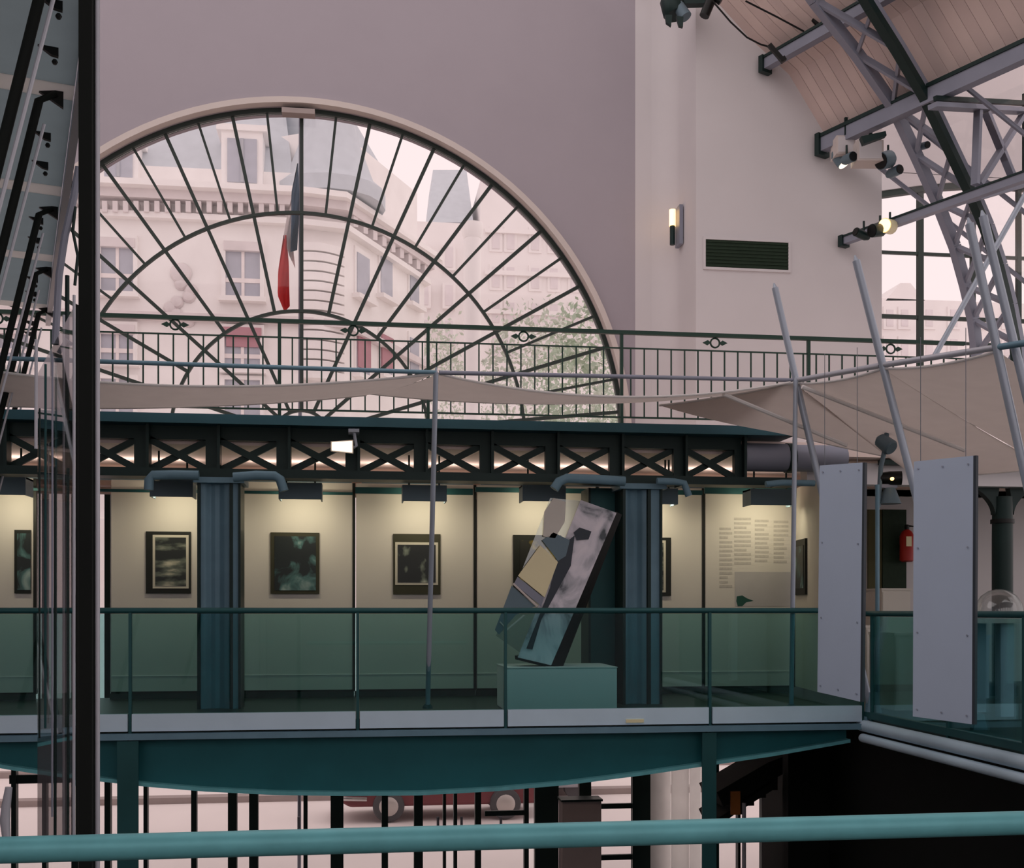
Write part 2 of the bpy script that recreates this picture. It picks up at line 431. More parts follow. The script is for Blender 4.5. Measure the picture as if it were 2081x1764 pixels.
for i in range(-15, 16):
    d = i * 6.0
    if i % 4 == 0: rin = R4
    elif i % 2 == 0: rin = R3
    else: rin = R2
    wdt = .05 if i % 2 == 0 else .036
    MB().beam(fp(rin, d, YM), fp(R1, d, YM), wdt, .05, (0, 1, 0)).build('radial_bar', 'muntin', fw)
def pane(r0, r1, d0, d1):
    k_ = 4; pts = [fp(r1, d0 + (d1 - d0) * i / k_, YM) for i in range(k_ + 1)] + [fp(r0, d1 + (d0 - d1) * i / k_, YM) for i in range(k_ + 1)]
    MB().prism(pts, (0, .006, 0)).build('pane', 'glass_clear', fw)
for i in range(-15, 15): pane(R2, R1, i * 6, i * 6 + 6)
for i in range(-7, 7): pane(R3, R2, i * 12, i * 12 + 12)
for i in range(-3, 3): pane(R4, R3, i * 24, i * 24 + 24)
m = rect(573, 221, 640, 235, YF - .02, YF - .08, YF + .1); m.build('track_box', 'kerb', fw)

# ================================================================== LOWER GLAZED ENTRANCE
lg = thing('window_2', (FC.x, YF, 0), 'glazed street entrance with dark mullions under the gallery', 'window', kind='structure')
mull = [(-60, 14), (30, 10), (92, 9), (154, 14), (220, 12), (262, 34), (297, 8), (395, 11), (473, 18), (516, 18), (621, 8), (685, 26), (782, 13), (850, 18), (903, 6), (925, 7), (971, 12), (1069, 9), (1110, 48), (1188, 24), (1303, 38)]
prev = None
for x, w_ in mull:
    a = at(x - w_ / 2, 1600, YF); b = at(x + w_ / 2, 1600, YF)
    B(a.x, b.x, YF - .06, YF + .06, 0, ZU).build('mullion', 'steel_dark', lg)
    if prev is not None and a.x - prev > .12: B(prev, a.x, YF - .004, YF + .004, .1, ZU).build('pane', 'glass_clear', lg)
    prev = b.x
prev = at(1424, 1600, YF).x
for x, w_ in ((1456, 6), (1500, 5), (1548, 5), (1578, 5), (1604, 8)):
    a = at(x - w_ / 2, 1600, YF); b = at(x + w_ / 2, 1600, YF)
    B(a.x, b.x, YF - .06, YF + .06, 0, 3.0).build('mullion', 'steel_dark', lg)
    B(prev, a.x, YF - .004, YF + .004, .1, 3.0).build('pane', 'glass_clear', lg); prev = b.x
for (x0, y0, x1, y1) in ((985, 1648, 1065, 1656), (1012, 1700, 1060, 1706), (20, 1575, 152, 1590), (1200, 1634, 1285, 1642), (1200, 1738, 1285, 1746), (960, 1480, 1290, 1486)):
    rect(x0, y0, x1, y1, YF, YF - .03, YF + .03).build('transom', 'steel_dark', lg)
for x in (607, 890, 938, 1018):     # door pull bars and slim stiles
    a = at(x, 1660, YF - .15); MB().tube((a.x, a.y, 0.9), (a.x, a.y, a.z), .02, 8).build('pull_bar', 'steel_grey', lg)

# ================================================================== RIGHT WINDOW
rw = thing('window_3', at(1930, 700, YW), 'bright arched window with dark glazing bars behind the lattice arch', 'window', kind='structure')
zlo = at(1870, 960, YW).z
for x, wd_ in ((1869, 11), (1976, 8), (2069, 8), (2160, 9)):
    a = at(x - wd_ / 2, 500, YW + .1); b = at(x + wd_ / 2, 500, YW + .1)
    B(a.x, b.x, YW + .05, YW + .13, zlo, zt_c).build('mullion', 'muntin', rw)
for y, hh in ((513, 6), (643, 8), (693, 5), (800, 6)):
    a = at(1790, y, YW + .1); B(xa - .3, xb, YW + .06, YW + .12, a.z - hh / 2 * YW / F, a.z + hh / 2 * YW / F).build('transom', 'muntin', rw)
m = MB(); rim = [(xa + (xb - xa) * i / nn, zt_l + (zt_c - zt_l) * math.sin(math.pi * i / nn)) for i in range(nn + 1)]
for i in range(nn): m.hexa([(rim[i][0], YW + .03, rim[i][1] - .1), (rim[i + 1][0], YW + .03, rim[i + 1][1] - .1), (rim[i + 1][0], YW + .03, rim[i + 1][1] + .02), (rim[i][0], YW + .03, rim[i][1] + .02)],
                          [(rim[i][0], YW + .14, rim[i][1] - .1), (rim[i + 1][0], YW + .14, rim[i + 1][1] - .1), (rim[i + 1][0], YW + .14, rim[i + 1][1] + .02), (rim[i][0], YW + .14, rim[i][1] + .02)])
m.build('arched_head', 'muntin', rw)
xsb = [xs0] + [at(x, 500, YW + .1).x for x in (1869, 1976, 2069, 2160)] + [xb]
for i in range(5): B(xsb[i], xsb[i + 1], YW + .09, YW + .095, zlo, zt_c).build('pane', 'glass_clear', rw)

# ================================================================== LATTICE GIRDER
lgd = thing('lattice_girder', (at(800, 900, YG).x, YG, TG_BOT), 'dark iron lattice girder with X braces under the upper gallery', 'girder')
x0 = -14; x1 = at(1505, 900, YG).x
zt = TG_TOP; zb_ = TG_BOT
zw = at(612, 871, YG).z; zo = at(612, 898, YG).z; zbo = at(612, 958, YG).z
B(x0, at(1600, 900, YG).x, YG - .22, YG + .3, zw, zt).build('top_flange', 'flange_teal', lgd)
B(x0, x1, YG - .02, YG + .06, zo, zw).build('top_web', 'steel_dark', lgd)
B(x0, x1 + .6, YG - .14, YG + .16, zb_, zbo).build('bottom_chord', 'steel_dark', lgd)
vx = [4, 147, 290, 434, 577, 717, 855, 988, 1121, 1251, 1380, 1501]
vw = [33, 33, 33, 31, 30, 30, 28, 27, 27, 27, 25, 20]
cols = []
for x, w_ in zip(vx, vw):
    a = at(x - w_ / 2, 920, YG); b = at(x + w_ / 2, 920, YG); cols.append((a.x, b.x))
    B(a.x, b.x, YG - .03, YG + .05, zbo, zo).build('upright', 'steel_dark', lgd)
    B(b.x - .03, b.x, YG - .12, YG - .02, zbo, zw).build('stiffener', 'steel_dark', lgd)
for (a, b), (c, d) in zip(cols[:-1], cols[1:]):
    MB().beam((b - .02, YG, zo), (c + .02, YG, zbo), .072, .04, (0, 1, 0)).build('diagonal', 'steel_dark', lgd)
    MB().beam((b - .02, YG + .045, zbo), (c + .02, YG + .045, zo), .072, .04, (0, 1, 0)).build('diagonal', 'steel_dark', lgd)

# duct beyond the girder
a = at(1512, 928, YG); b = at(1600, 928, YG)
dct = thing('ventilation_duct', a, 'short round grey duct at the right end of the girder', 'duct')
rr_ = 30 * YG / F
MB().tube((a.x, YG + .05, a.z), (b.x, YG + .05, a.z), rr_, 20).build('body', 'steel_grey', dct)
MB().tube((b.x, YG + .05, a.z), (b.x + .08, YG + .05, a.z), rr_ * 1.06, 20).build('collar', 'steel_dark', dct)
MB().tube((b.x + .08, YG + .05, a.z), (b.x + .7, YG + .05, a.z), rr_ * .96, 20).build('extension', 'steel_grey', dct)

# ================================================================== UPPER GALLERY RAILING
YU = 12.9
ur = thing('gallery_railing', (0, YU, ZS), 'thin green iron railing of the upper gallery in front of the fan window', 'railing')
ztr = at(612, 654, YU).z; zmr = at(612, 687, YU).z; zlr = at(612, 833, YU).z
xu0 = -13.0; xu1 = at(1960, 700, YU).x
B(xu0, xu1, YU - .025, YU + .025, ztr - .022, ztr + .022).build('top_rail', 'steel_green', ur)
B(xu0, xu1, YU - .01, YU + .01, zmr - .008, zmr + .008).build('middle_rail', 'steel_green', ur)
B(xu0, xu1, YU - .01, YU + .01, zlr - .01, zlr + .01).build('bottom_rail', 'steel_green', ur)
xb0 = at(229, 700, YU).x; stp = at(260, 700, YU).x - xb0
posts = [at(x, 700, YU).x for x in (-120, 190, 568, 870, 1263, 1643)]
i = -12
while xb0 + i * stp < xu1:
    x = xb0 + i * stp; i += 1
    if min(abs(x - p) for p in posts) < .06: continue
    B(x - .008, x + .008, YU - .008, YU + .008, zlr, zmr).build('baluster', 'steel_green', ur)
for x in posts: B(x - .018, x + .018, YU - .02, YU + .02, ZS, ztr).build('post', 'steel_green', ur)
for x in (-5, 356, 718, 1064, 1453, 1810):
    p = at(x, 672 + (x - 718) * .034, YU); r = .055
    m = MB(); m.path([(p.x + r * math.cos(t * math.pi / 8), YU, p.z + r * math.sin(t * math.pi / 8)) for t in range(17)], .011, 6)
    rg = m.build('ornament_ring', 'steel_green', ur)
    for s_ in (-1, 1):
        MB().prism([(p.x + s_ * .06, YU - .01, p.z - .008), (p.x + s_ * .09, YU - .01, p.z - .03), (p.x + s_ * .15, YU - .01, p.z), (p.x + s_ * .09, YU - .01, p.z + .03), (p.x + s_ * .06, YU - .01, p.z + .008)], (0, .02, 0)).build('ornament_arrow', 'steel_green', rg)

# ================================================================== FRONT BALUSTRADE + DECK EDGE
fb = thing('glass_balustrade', (at(850, 1440, YD).x, YD, ZD), 'teal glass balustrade along the front of the gallery', 'balustrade')
zr = at(850, 1241, YD).z; xbL = -9.0; xbR = XE - .02
MB().tube((xbL, YD, zr), (xbR, YD, zr), .028, 12).build('handrail', 'steel_teal', fb)
px_post = [-130, 265, 727, 1027, 1442, 1752]
pxs = [at(x, 1340, YD).x for x in px_post]; zk = at(850, 1444, YD).z; zk0 = at(850, 1478, YD).z
for x in pxs: B(x - .014, x + .014, YD - .02, YD + .02, zk0 - .06, zr).build('post', 'steel_teal', fb)
for a, b in zip(pxs[:-1], pxs[1:]): B(a + .016, b - .016, YD - .006, YD + .006, zk, zr - .03).build('pane', 'glass_teal', fb)
de = thing('deck_edge', (at(850, 1480, YD).x, YD, zk0), 'pale blue grey fascia strip along the gallery floor edge', 'fascia')
for a, b in zip(pxs[:-1], pxs[1:]): B(a + .02, b - .02, YD - .04, YD + .03, zk0, zk).build('fascia_board', 'fascia', de)
zfl = at(850, 1494, YD).z
B(xbL, xbR, YD - .08, YD + .06, zfl, zk0 - .02).build('edge_flange', 'steel_blue', de)
B(at(1270, 1464, YD).x, at(1306, 1464, YD).x, YD - .05, YD - .038, at(1270, 1468, YD).z, at(1270, 1461, YD).z).build('label_strip', 'cream', de)

# fish-belly beam
bb = thing('fish_belly_beam', (at(800, 1550, YD).x, YD + .1, at(800, 1606, YD).z), 'dark teal steel beam with bellied underside below the gallery edge', 'beam')
curve = [(-300, 1512), (-100, 1530), (20, 1553), (120, 1568), (204, 1577), (300, 1588), (420, 1598), (560, 1605), (700, 1607), (850, 1606), (1000, 1598), (1150, 1585), (1300, 1566), (1430, 1547), (1560, 1528), (1720, 1500)]
yb = YD + .1; pts = [at(x, y, yb) for x, y in curve]
m = MB().prism([(pts[0].x, yb, zfl - .005)] + [(p.x, yb, p.z) for p in pts] + [(pts[-1].x, yb, zfl - .005)], (0, .05, 0)); m.build('web', 'beam_teal', bb)
m = MB()
for a, b in zip(pts[:-1], pts[1:]): m.hexa([(a.x, yb - .1, a.z - .035), (b.x, yb - .1, b.z - .035), (b.x, yb + .15, b.z - .035), (a.x, yb + .15, a.z - .035)], [(a.x, yb - .1, a.z), (b.x, yb - .1, b.z), (b.x, yb + .15, b.z), (a.x, yb + .15, a.z)])
m.build('bottom_flange', 'rail_teal', bb)
# lower columns carrying the beam
for x0p, x1p, lab in ((238, 281, 'left'), (1427, 1456, 'right')):
    yc = YD - .06
    a = at(x0p, 1540, yc); b = at(x1p, 1540, yc)
    t = thing('steel_column', ((a.x + b.x) / 2, yc, 0), 'dark teal lower column crossing the bellied beam near its %s end' % lab, 'column', 'lower columns under the gallery')
    B(a.x, b.x, yc, yc + .02, 0, zfl - .01).build('flange', 'steel_teal', t)
    B((a.x + b.x) / 2 - .012, (a.x + b.x) / 2 + .012, yc + .02, yc + .09, 0, zfl - .01).build('web', 'steel_dark', t)
    B(a.x - .05, b.x + .05, yc - .03, yc + .095, 0, .03).build('base_plate', 'steel_dark', t)

# ================================================================== MAIN GALLERY COLUMNS (blue riveted H columns)
YC = 12.35
def gallery_column(p0, p1, pf, lab):
    a = at(p0, 1200, YC); b = at(p1, 1200, YC); f = at(pf, 1200, YC)
    ztop = TG_BOT - .06
    t = thing('gallery_column', ((a.x + b.x) / 2, YC, ZD), lab, 'column', 'blue iron columns of the gallery')
    # hollow fluted face: shallow curved web between two flanges
    n = 14; m = MB()
    fn = lambda u, v: (a.x + .02 + (f.x - a.x - .04) * u, YC + .07 * math.sin(math.pi * u) + .012 * math.cos(6 * math.pi * u), ZD + (ztop - ZD) * v)
    m.sheet(fn, n, 2, (0, .04, 0)); m.build('fluted_web', 'steel_blue', t)
    B(a.x, a.x + .03, YC - .05, YC + .35, ZD, ztop).build('flange', 'steel_dark', t)
    B(f.x - .015, f.x + .02, YC - .03, YC + .3, ZD, ztop).build('flange', 'steel_dark', t)
    B(f.x + .02, b.x, YC - .02, YC + .05, ZD, ztop).build('side_strip', 'steel_blue', t)
    B(b.x - .015, b.x + .01, YC - .05, YC + .35, ZD, ztop).build('flange', 'steel_dark', t)
    B(a.x - .04, b.x + .05, YC - .08, YC + .4, ztop - .01, ztop + .05).build('cap_plate', 'steel_blue', t)
    return t
gallery_column(402, 488, 470, 'blue fluted iron column standing between the first two framed pictures')
gallery_column(1264, 1342, 1318, 'blue fluted iron column just right of the leaning sculpture')
# dark lower neighbour behind the sculpture
a = at(1198, 1200, YC + .35); b = at(1264, 1200, YC + .35)
t = thing('column_casing', (a.x, YC + .35, ZD), 'dark teal column casing in shade behind the leaning sculpture', 'column')
B(a.x, b.x, YC + .35, YC + .75, ZD, at(1230, 985, YC).z).build('casing', 'steel_teal', t)
B(a.x - .015, a.x + .01, YC + .33, YC + .77, ZD, at(1230, 985, YC).z).build('edge_trim', 'steel_dark', t)

# ================================================================== DISPLAY PANELS AND PICTURES
zp0 = at(850, 1400, YP).z; zp1 = at(850, 984, YP).z
edges = [-280, -32, 72, None, 222, 472, 720, 966, 1214, 1430, 1614]
labs = {(-280, -32): 'pale display panel cut by the left picture edge', (-32, 72): 'narrow pale display panel far left behind the glass partition',
        (222, 472): 'pale display panel left of the first blue column', (472, 720): 'pale display panel right of the first blue column',
        (720, 966): 'pale display panel holding the print with white border', (966, 1214): 'pale display panel behind the leaning sculpture',
        (1214, 1430): 'pale display panel right of the second blue column', (1430, 1614): 'pale text panel with printed columns and a map'}
def panel(pa, pb):
    a = at(pa, 1200, YP); b = at(pb, 1200, YP)
    t = thing('display_panel', ((a.x + b.x) / 2, YP, zp0), labs[(pa, pb)], 'display panel', 'exhibition panels along the gallery')
    B(a.x + .022, b.x - .022, YP, YP + .06, zp0, zp1).build('board', 'panel_pale', t)
    B(b.x - .022, b.x + .012, YP - .01, YP + .05, zp0 - .02, zp1).build('edge_trim', 'frame_black', t)
    B(a.x + .022, b.x - .022, YP - .008, YP + .002, zp0 + .18, zp0 + .186).build('seam', 'plinth', t)
    B(a.x + .022, b.x - .022, YP - .012, YP + .05, zp0 - .02, zp0).build('bottom_trim', 'frame_black', t)
    B(a.x + .002, b.x - .002, YP + .012, YP + .05, ZD, zp0 - .02).build('kick_board', 'floor_dark', t)
    return t, a.x, b.x
for pa, pb in ((-280, -32), (-32, 72), (222, 472), (472, 720), (720, 966), (966, 1214), (1214, 1430)): panel(pa, pb)
tp, ax, bx = panel(1430, 1614)
FILL_P = 2.4  # strength of the added uplights
def on_panel(x0, y0, x1, y1, mt, name, d=.004):
    p = at(x0, y0, YP); q = at(x1, y1, YP); B(p.x, q.x, YP - d, YP + .001, p.z, q.z).build(name, mt, tp)
mat('text_grey', (188, 184, 176), .8, var=.1, scale=30); mat('map_grey', (186, 184, 182), .8, var=.06); mat('map_green', (40, 84, 74), .7)
for x0, x1, y0, y1 in ((1462, 1488, 1072, 1206), (1492, 1526, 1052, 1158), (1534, 1562, 1056, 1152), (1572, 1602, 1058, 1156)):
    nrow = int((y1 - y0) / 9)
    for r in range(nrow): on_panel(x0, y0 + r * 9, x1 - random.choice((0, 0, 3, 9)), y0 + r * 9 + 5, 'text_grey', 'text_line', .003)
on_panel(1493, 1162, 1606, 1232, 'map_grey', 'map_sheet', .004)
pp = [at(x, y, YP) for x, y in ((1496, 1222), (1497, 1212), (1508, 1210), (1518, 1216), (1531, 1221), (1516, 1224), (1508, 1232), (1499, 1232))]
MB().prism([(p.x, YP - .006, p.z) for p in reversed(pp)], (0, .003, 0)).build('map_patch', 'map_green', tp)

def picture(x0, y0, x1, y1, ix, mt, lab, fm='frame_black', border=True):
    y = YP - .012
    p = at(x0, y0, y); q = at(x1, y1, y)
    t = thing('framed_picture', ((p.x + q.x) / 2, y, q.z), lab, 'picture', 'framed pictures on the gallery panels')
    B(p.x, q.x, y - .018, y + .01, q.z, p.z).build('frame', fm, t)
    a = at(ix[0], ix[1], y); b = at(ix[2], ix[3], y)
    if border:
        B(a.x, b.x, y - .024, y - .016, b.z, a.z).build('white_border', 'mount_white', t)
        g_ = .03; B(a.x + g_, b.x - g_, y - .03, y - .022, b.z + g_, a.z - g_).build('print', mt, t)
    else: B(a.x, b.x, y - .024, y - .016, b.z, a.z).build('print', mt, t)
picture(30, 1077, 63, 1206, (36, 1084, 63, 1199), 'print_b', 'dark picture far left half hidden by the glass partition', border=False)
picture(297, 1080, 388, 1206, (311, 1087, 384, 1196), 'print_a', 'black and white crowd picture left of the first blue column')
picture(550, 1082, 649, 1207, (558, 1090, 642, 1200), 'print_b', 'dark bluish tree picture without border right of the first column', fm='frame_olive', border=False)
picture(799, 1085, 895, 1208, (803, 1102, 890, 1189), 'print_c', 'dark picture with square white border behind the thin pole', fm='frame_olive')
picture(1043, 1087, 1140, 1210, (1056, 1098, 1128, 1198), 'print_d', 'dark picture with yellow patch partly behind the leaning sculpture', border=False)
picture(1270, 1092, 1363, 1211, (1282, 1098, 1352, 1204), 'print_a', 'picture half hidden by the second blue column')
# angled panel at the end of the row
p0 = at(1616, 1200, YP - .1); p1 = at(1668, 1200, YP - 1.3)
ep = thing('end_panel', (p0.x, p0.y, ZD), 'dark green end panel set at an angle beside the text panel', 'display panel')
d = Vector((p1.x - p0.x, p1.y - p0.y, 0)); nn_ = Vector((-d.y, d.x, 0)).normalized()
MB().prism([(p0.x, p0.y, zp0), (p1.x, p1.y, zp0), (p1.x, p1.y, zp1), (p0.x, p0.y, zp1)], tuple(nn_ * .05)).build('board', 'panel_pale', ep)
pe = thing('framed_picture', (p0.x, p0.y, ZD + 1), 'narrow slanted looking picture on the angled end panel', 'picture', 'framed pictures on the gallery panels')
q0 = p0 + d * .05; q1 = p0 + d * .5; za, zb2 = E + .87, E + .19
off = -nn_ * .03
MB().prism([(q0.x, q0.y, zb2), (q1.x, q1.y, zb2), (q1.x, q1.y, za), (q0.x, q0.y, za)], tuple(off)).build('frame', 'frame_black', pe)
q0b = p0 + d * .1 + off; q1b = p0 + d * .44 + off
MB().prism([(q0b.x, q0b.y, zb2 + .08), (q1b.x, q1b.y, zb2 + .08), (q1b.x, q1b.y, za - .08), (q0b.x, q0b.y, za - .08)], tuple(-nn_ * .006)).build('print', 'print_b', pe)

# lintel strip over the panels and picture lights
t = thing('panel_lintel', (0, YP - .1, zp1), 'grey lintel strip running above the display panels', 'lintel')
for a_, b_ in ((-60, 722), (722, 966), (966, 1432), (1432, 1640)):
    p = at(a_, 990, YP - .15); q = at(b_, 1006, YP - .15)
    B(p.x, q.x - .03, YP - .16, YP - .12, q.z, p.z).build('lintel_board', 'steel_teal', t)
for a_, b_, lab in ((-60, 400, 'added slim uplight above the panels at far left'), (500, 715, 'added slim uplight above the tree picture panel'), (735, 960, 'added slim uplight above the square bordered picture'), (975, 1260, 'added slim uplight above the sculpture'), (1345, 1610, 'added slim uplight above the text panel')):  # uplights added to brighten the salmon underside behind the girder
    p = at(a_, 984, YP + .1); q = at(b_, 984, YP + .1); p.z = q.z = zp1 + .03
    t = thing('added_uplight', (p + q) / 2, lab, 'light', 'added uplights on top of the panels')
    B(p.x, q.x, YP + .0, YP + .06, p.z - .03, p.z).build('tray', 'lamp_body', t)
    MB().tube((p.x + .05, YP + .03, p.z + .02), (q.x - .05, YP + .03, p.z + .02), .014, 8).build('tube', 'lamp_white', t)
    l = area('fill_lamp', ((p.x + q.x) / 2, YP + .1, p.z + .05), ((p.x + q.x) / 2, YP - .1, p.z + 3), q.x - p.x, .06, FILL_P * (q.x - p.x), (1, .8, .72)); adopt(l, t)
def picture_light(x0, x1, y0, y1, lab):
    Y = YP - .75; p = at(x0, y0, Y); q = at(x1, y1, Y)
    t = thing('picture_light', ((p.x + q.x) / 2, Y, q.z), lab, 'light', 'box lights above the pictures')
    B(p.x, q.x, Y, Y + .02, q.z, p.z).build('front_plate', 'lamp_body', t)
    B(p.x, q.x, Y + .02, Y + .3, p.z - .02, p.z).build('top_plate', 'lamp_body', t)
    for x in (p.x, q.x - .015): B(x, x + .015, Y + .02, Y + .3, q.z, p.z).build('side_plate', 'lamp_body', t)
    B(p.x + .03, q.x - .03, Y + .06, Y + .2, q.z + .05, q.z + .08).build('lamp_tube', 'lamp_tube', t)
    for x in (p.x + .08, q.x - .08): MB().tube((x, Y + .12, p.z), (x, Y + .12, ZU), .012, 6).build('hanger', 'steel_dark', t)
    l = area('picture_lamp', ((p.x + q.x) / 2, Y + .17, q.z + .04), ((p.x + q.x) / 2, YP + .05, q.z - .35), (q.x - p.x) * .9, .12, LAMP_P, (1, .87, .62))
    adopt(l, t)
LAMP_P = 5.5
picture_light(-40, 52, 968, 1006, 'dark box light over the far left picture')
picture_light(304, 392, 972, 1010, 'blue box light over the crowd picture')
picture_light(566, 654, 980, 1015, 'dark box light over the tree picture')
picture_light(818, 908, 985, 1019, 'dark box light over the square bordered picture')
picture_light(1062, 1150, 985, 1019, 'grey box light above the leaning sculpture')
picture_light(1344, 1378, 992, 1025, 'grey box light right of the second blue column')
picture_light(1526, 1618, 993, 1027, 'grey box light over the text panel')
# hooked pipe brackets on the columns
def hooked(pxs_, lab, Y=YC - .25, r=.05):
    t = thing('pipe_bracket', at(pxs_[0][0], pxs_[0][1], Y), lab, 'pipe', 'hooked pipes on the columns')
    pts = [at(x, y, Y) for x, y in pxs_]
    MB().path(pts, r, 12).build('pipe', 'steel_blue', t)
    c = pts[len(pts) // 2]
    MB().beam(c, c + Vector((0, .3, 0)), .05, .05).build('wall_arm', 'steel_dark', t)
hooked([(302, 996), (303, 975), (310, 966), (355, 965), (404, 966)], 'blue pipe hooking down left of the first column')
hooked([(474, 970), (520, 966), (558, 967), (569, 974), (577, 998)], 'blue pipe hooking down right of the first column')
hooked([(1126, 994), (1136, 979), (1152, 972), (1210, 974), (1270, 978)], 'pale grey pipe bending down above the leaning sculpture', r=.052)
hooked([(1335, 978), (1370, 979), (1390, 982), (1400, 1008)], 'grey pipe hooking down right of the second column', r=.04)
hooked([(1556, 984), (1590, 981), (1655, 982)], 'short pale pipe above the text panel', r=.035)

# flood light under the girder flange
Yq = YG - .45
t = thing('flood_light', at(700, 900, Yq), 'small lit white flood light fixed under the girder', 'flood light')
p = at(672, 893, Yq); q = at(718, 922, Yq)
MB().hexa([(p.x, Yq, q.z + .02), (q.x, Yq, q.z), (q.x, Yq, p.z), (p.x, Yq, p.z - .02)], [(p.x + .03, Yq + .14, q.z + .03), (q.x, Yq + .14, q.z + .03), (q.x, Yq + .14, p.z + .02), (p.x + .03, Yq + .14, p.z)]).build('housing', 'frame_cream', t)
MB().hexa([(p.x + .012, Yq - .008, q.z + .03), (q.x - .012, Yq - .008, q.z + .012), (q.x - .012, Yq - .008, p.z - .012), (p.x + .012, Yq - .008, p.z - .03)], [(p.x + .012, Yq, q.z + .03), (q.x - .012, Yq, q.z + .012), (q.x - .012, Yq, p.z - .012), (p.x + .012, Yq, p.z - .03)]).build('lens', 'lamp_white', t)
a = at(719, 872, Yq); b = at(724, 905, Yq); MB().path([(a.x, Yq + .3, a.z), (a.x, Yq + .06, a.z), (b.x, Yq + .06, b.z), (q.x, Yq + .06, (p.z + q.z) / 2)], .018, 8).build('bracket', 'tube_pale', t)
a = at(708, 871, Yq); b = at(730, 878, Yq); B(a.x, b.x, Yq + .0, Yq + .26, b.z, a.z).build('clamp', 'tube_pale', t)

# ================================================================== LEANING SCULPTURE ON PLINTH
YS = 11.55
p = at(1082, 1358, YS); q = at(1254, 1440, YS); a = at(1030, 1352, YS + .0)
pl = thing('plinth', ((a.x + q.x) / 2, YS, ZD), 'low pale grey box plinth under the leaning sculpture', 'plinth')
B(a.x, q.x, YS, YS + .85, ZD, p.z).build('body', 'plinth', pl, bevel=.008)
B(a.x - .006, q.x + .006, YS - .006, YS + .856, p.z, p.z + .008).build('top_board', 'plinth', pl)
ztop = p.z + .008
sc_ = thing('leaning_sculpture', at(1100, 1352, YS + .3), 'tall tilted slab sculpture with collage face and dark edge', 'sculpture')
Yc = YS + .18
def S_(x, y, dy=0.0): return at(x, y, Yc + dy)
f = [S_(1052, 1336), S_(1120, 1352), S_(1253, 1042), S_(1180, 1016)]
th = Vector((.12, .34, 0))
MB().hexa(f, [v + th for v in f]).build('slab', 'collage', sc_)
e = [S_(1121, 1353), S_(1142, 1361, .05), S_(1264, 1046, .05), S_(1253, 1040)]
MB().hexa(e, [v + Vector((.03, .36, 0)) for v in e]).build('dark_edge', 'black_gloss', sc_)
e = [S_(1046, 1332), S_(1142, 1356), S_(1140, 1363), S_(1047, 1340)]
MB().hexa(e, [v + th for v in e]).build('base_shoe', 'black_gloss', sc_)
e = [S_(1008, 1292, .02), S_(1062, 1330, .02), S_(1182, 1018, .02), S_(1118, 1012, .02)]
MB().hexa(e, [v + Vector((.005, .02, 0)) for v in e]).build('clear_plate', 'plexi', sc_)
e = [S_(1098, 1108, -.02), S_(1134, 1142, -.02), S_(1107, 1214, -.02), S_(1053, 1170, -.02)]
MB().prism(list(reversed(e)), (0, .012, 0)).build('reflection_patch', 'cream', sc_)  # cream sheet stands for a yellowish reflection in the clear plate
e = [S_(1052, 1172, -.02), S_(1105, 1215, -.02), S_(1100, 1232, -.02), S_(1045, 1186, -.02)]
MB().prism(list(reversed(e)), (0, .012, 0)).build('grey_band', 'steel_grey', sc_)
MB().beam(S_(1043, 1186, -.03), S_(1092, 1232, -.03), .014, .02).build('pale_rod', 'frame_cream', sc_)
e = [S_(1040, 1190, -.02), S_(1088, 1232, -.02), S_(1048, 1250, -.02), S_(1014, 1290, -.02), S_(1006, 1280, -.02)]
MB().prism(list(reversed(e)), (0, .012, 0)).build('grey_flap', 'lamp_body', sc_)
e = [S_(1118, 1195, -.01), S_(1140, 1110, -.01), S_(1168, 1088, -.01), S_(1160, 1150, -.01), S_(1100, 1260, -.01), S_(1082, 1320, -.01), S_(1070, 1318, -.01)]
MB().prism(list(reversed(e)), (0, .01, 0)).build('dark_streak', 'panel_edge', sc_)
e = [S_(1102, 1098, -.012), S_(1125, 1082, -.012), S_(1158, 1098, -.012), S_(1150, 1130, -.012), S_(1134, 1140, -.012)]
MB().prism(list(reversed(e)), (0, .01, 0)).build('grey_wedge', 'lamp_body', sc_)
e = [S_(1166, 1082, -.012), S_(1178, 1072, -.012), S_(1202, 1080, -.012), S_(1196, 1096, -.012), S_(1172, 1098, -.012)]
MB().prism(list(reversed(e)), (0, .01, 0)).build('dark_window', 'panel_edge', sc_)
e = [S_(1106, 1040, -.012), S_(1125, 1012, -.012), S_(1150, 1020, -.012), S_(1148, 1060, -.012), S_(1128, 1094, -.012), S_(1104, 1090, -.012)]
MB().prism(list(reversed(e)), (0, .01, 0)).build('pale_shell', 'panel_pale', sc_)
MB().path([S_(1016, 1264, -.02), S_(1030, 1280, -.02), S_(1066, 1250, -.02)], .01, 6).build('thin_wire', 'frame_cream', sc_)

# ================================================================== MASTS, TUBES, SAILS
def mast(p, q, name, lab, r=.03, grp='leaning masts of the sails', foot=True, mt='tube_pale'):
    t = thing(name, p, lab, 'mast', grp)
    MB().tube(p, q, r, 12).build('tube', mt, t)
    d = (Vector(q) - Vector(p)).normalized()
    MB().tube(Vector(q), Vector(q) + d * .05, r * .7, 10, r * .2).build('tip', mt, t)
    return t, Vector(p), Vector(q)
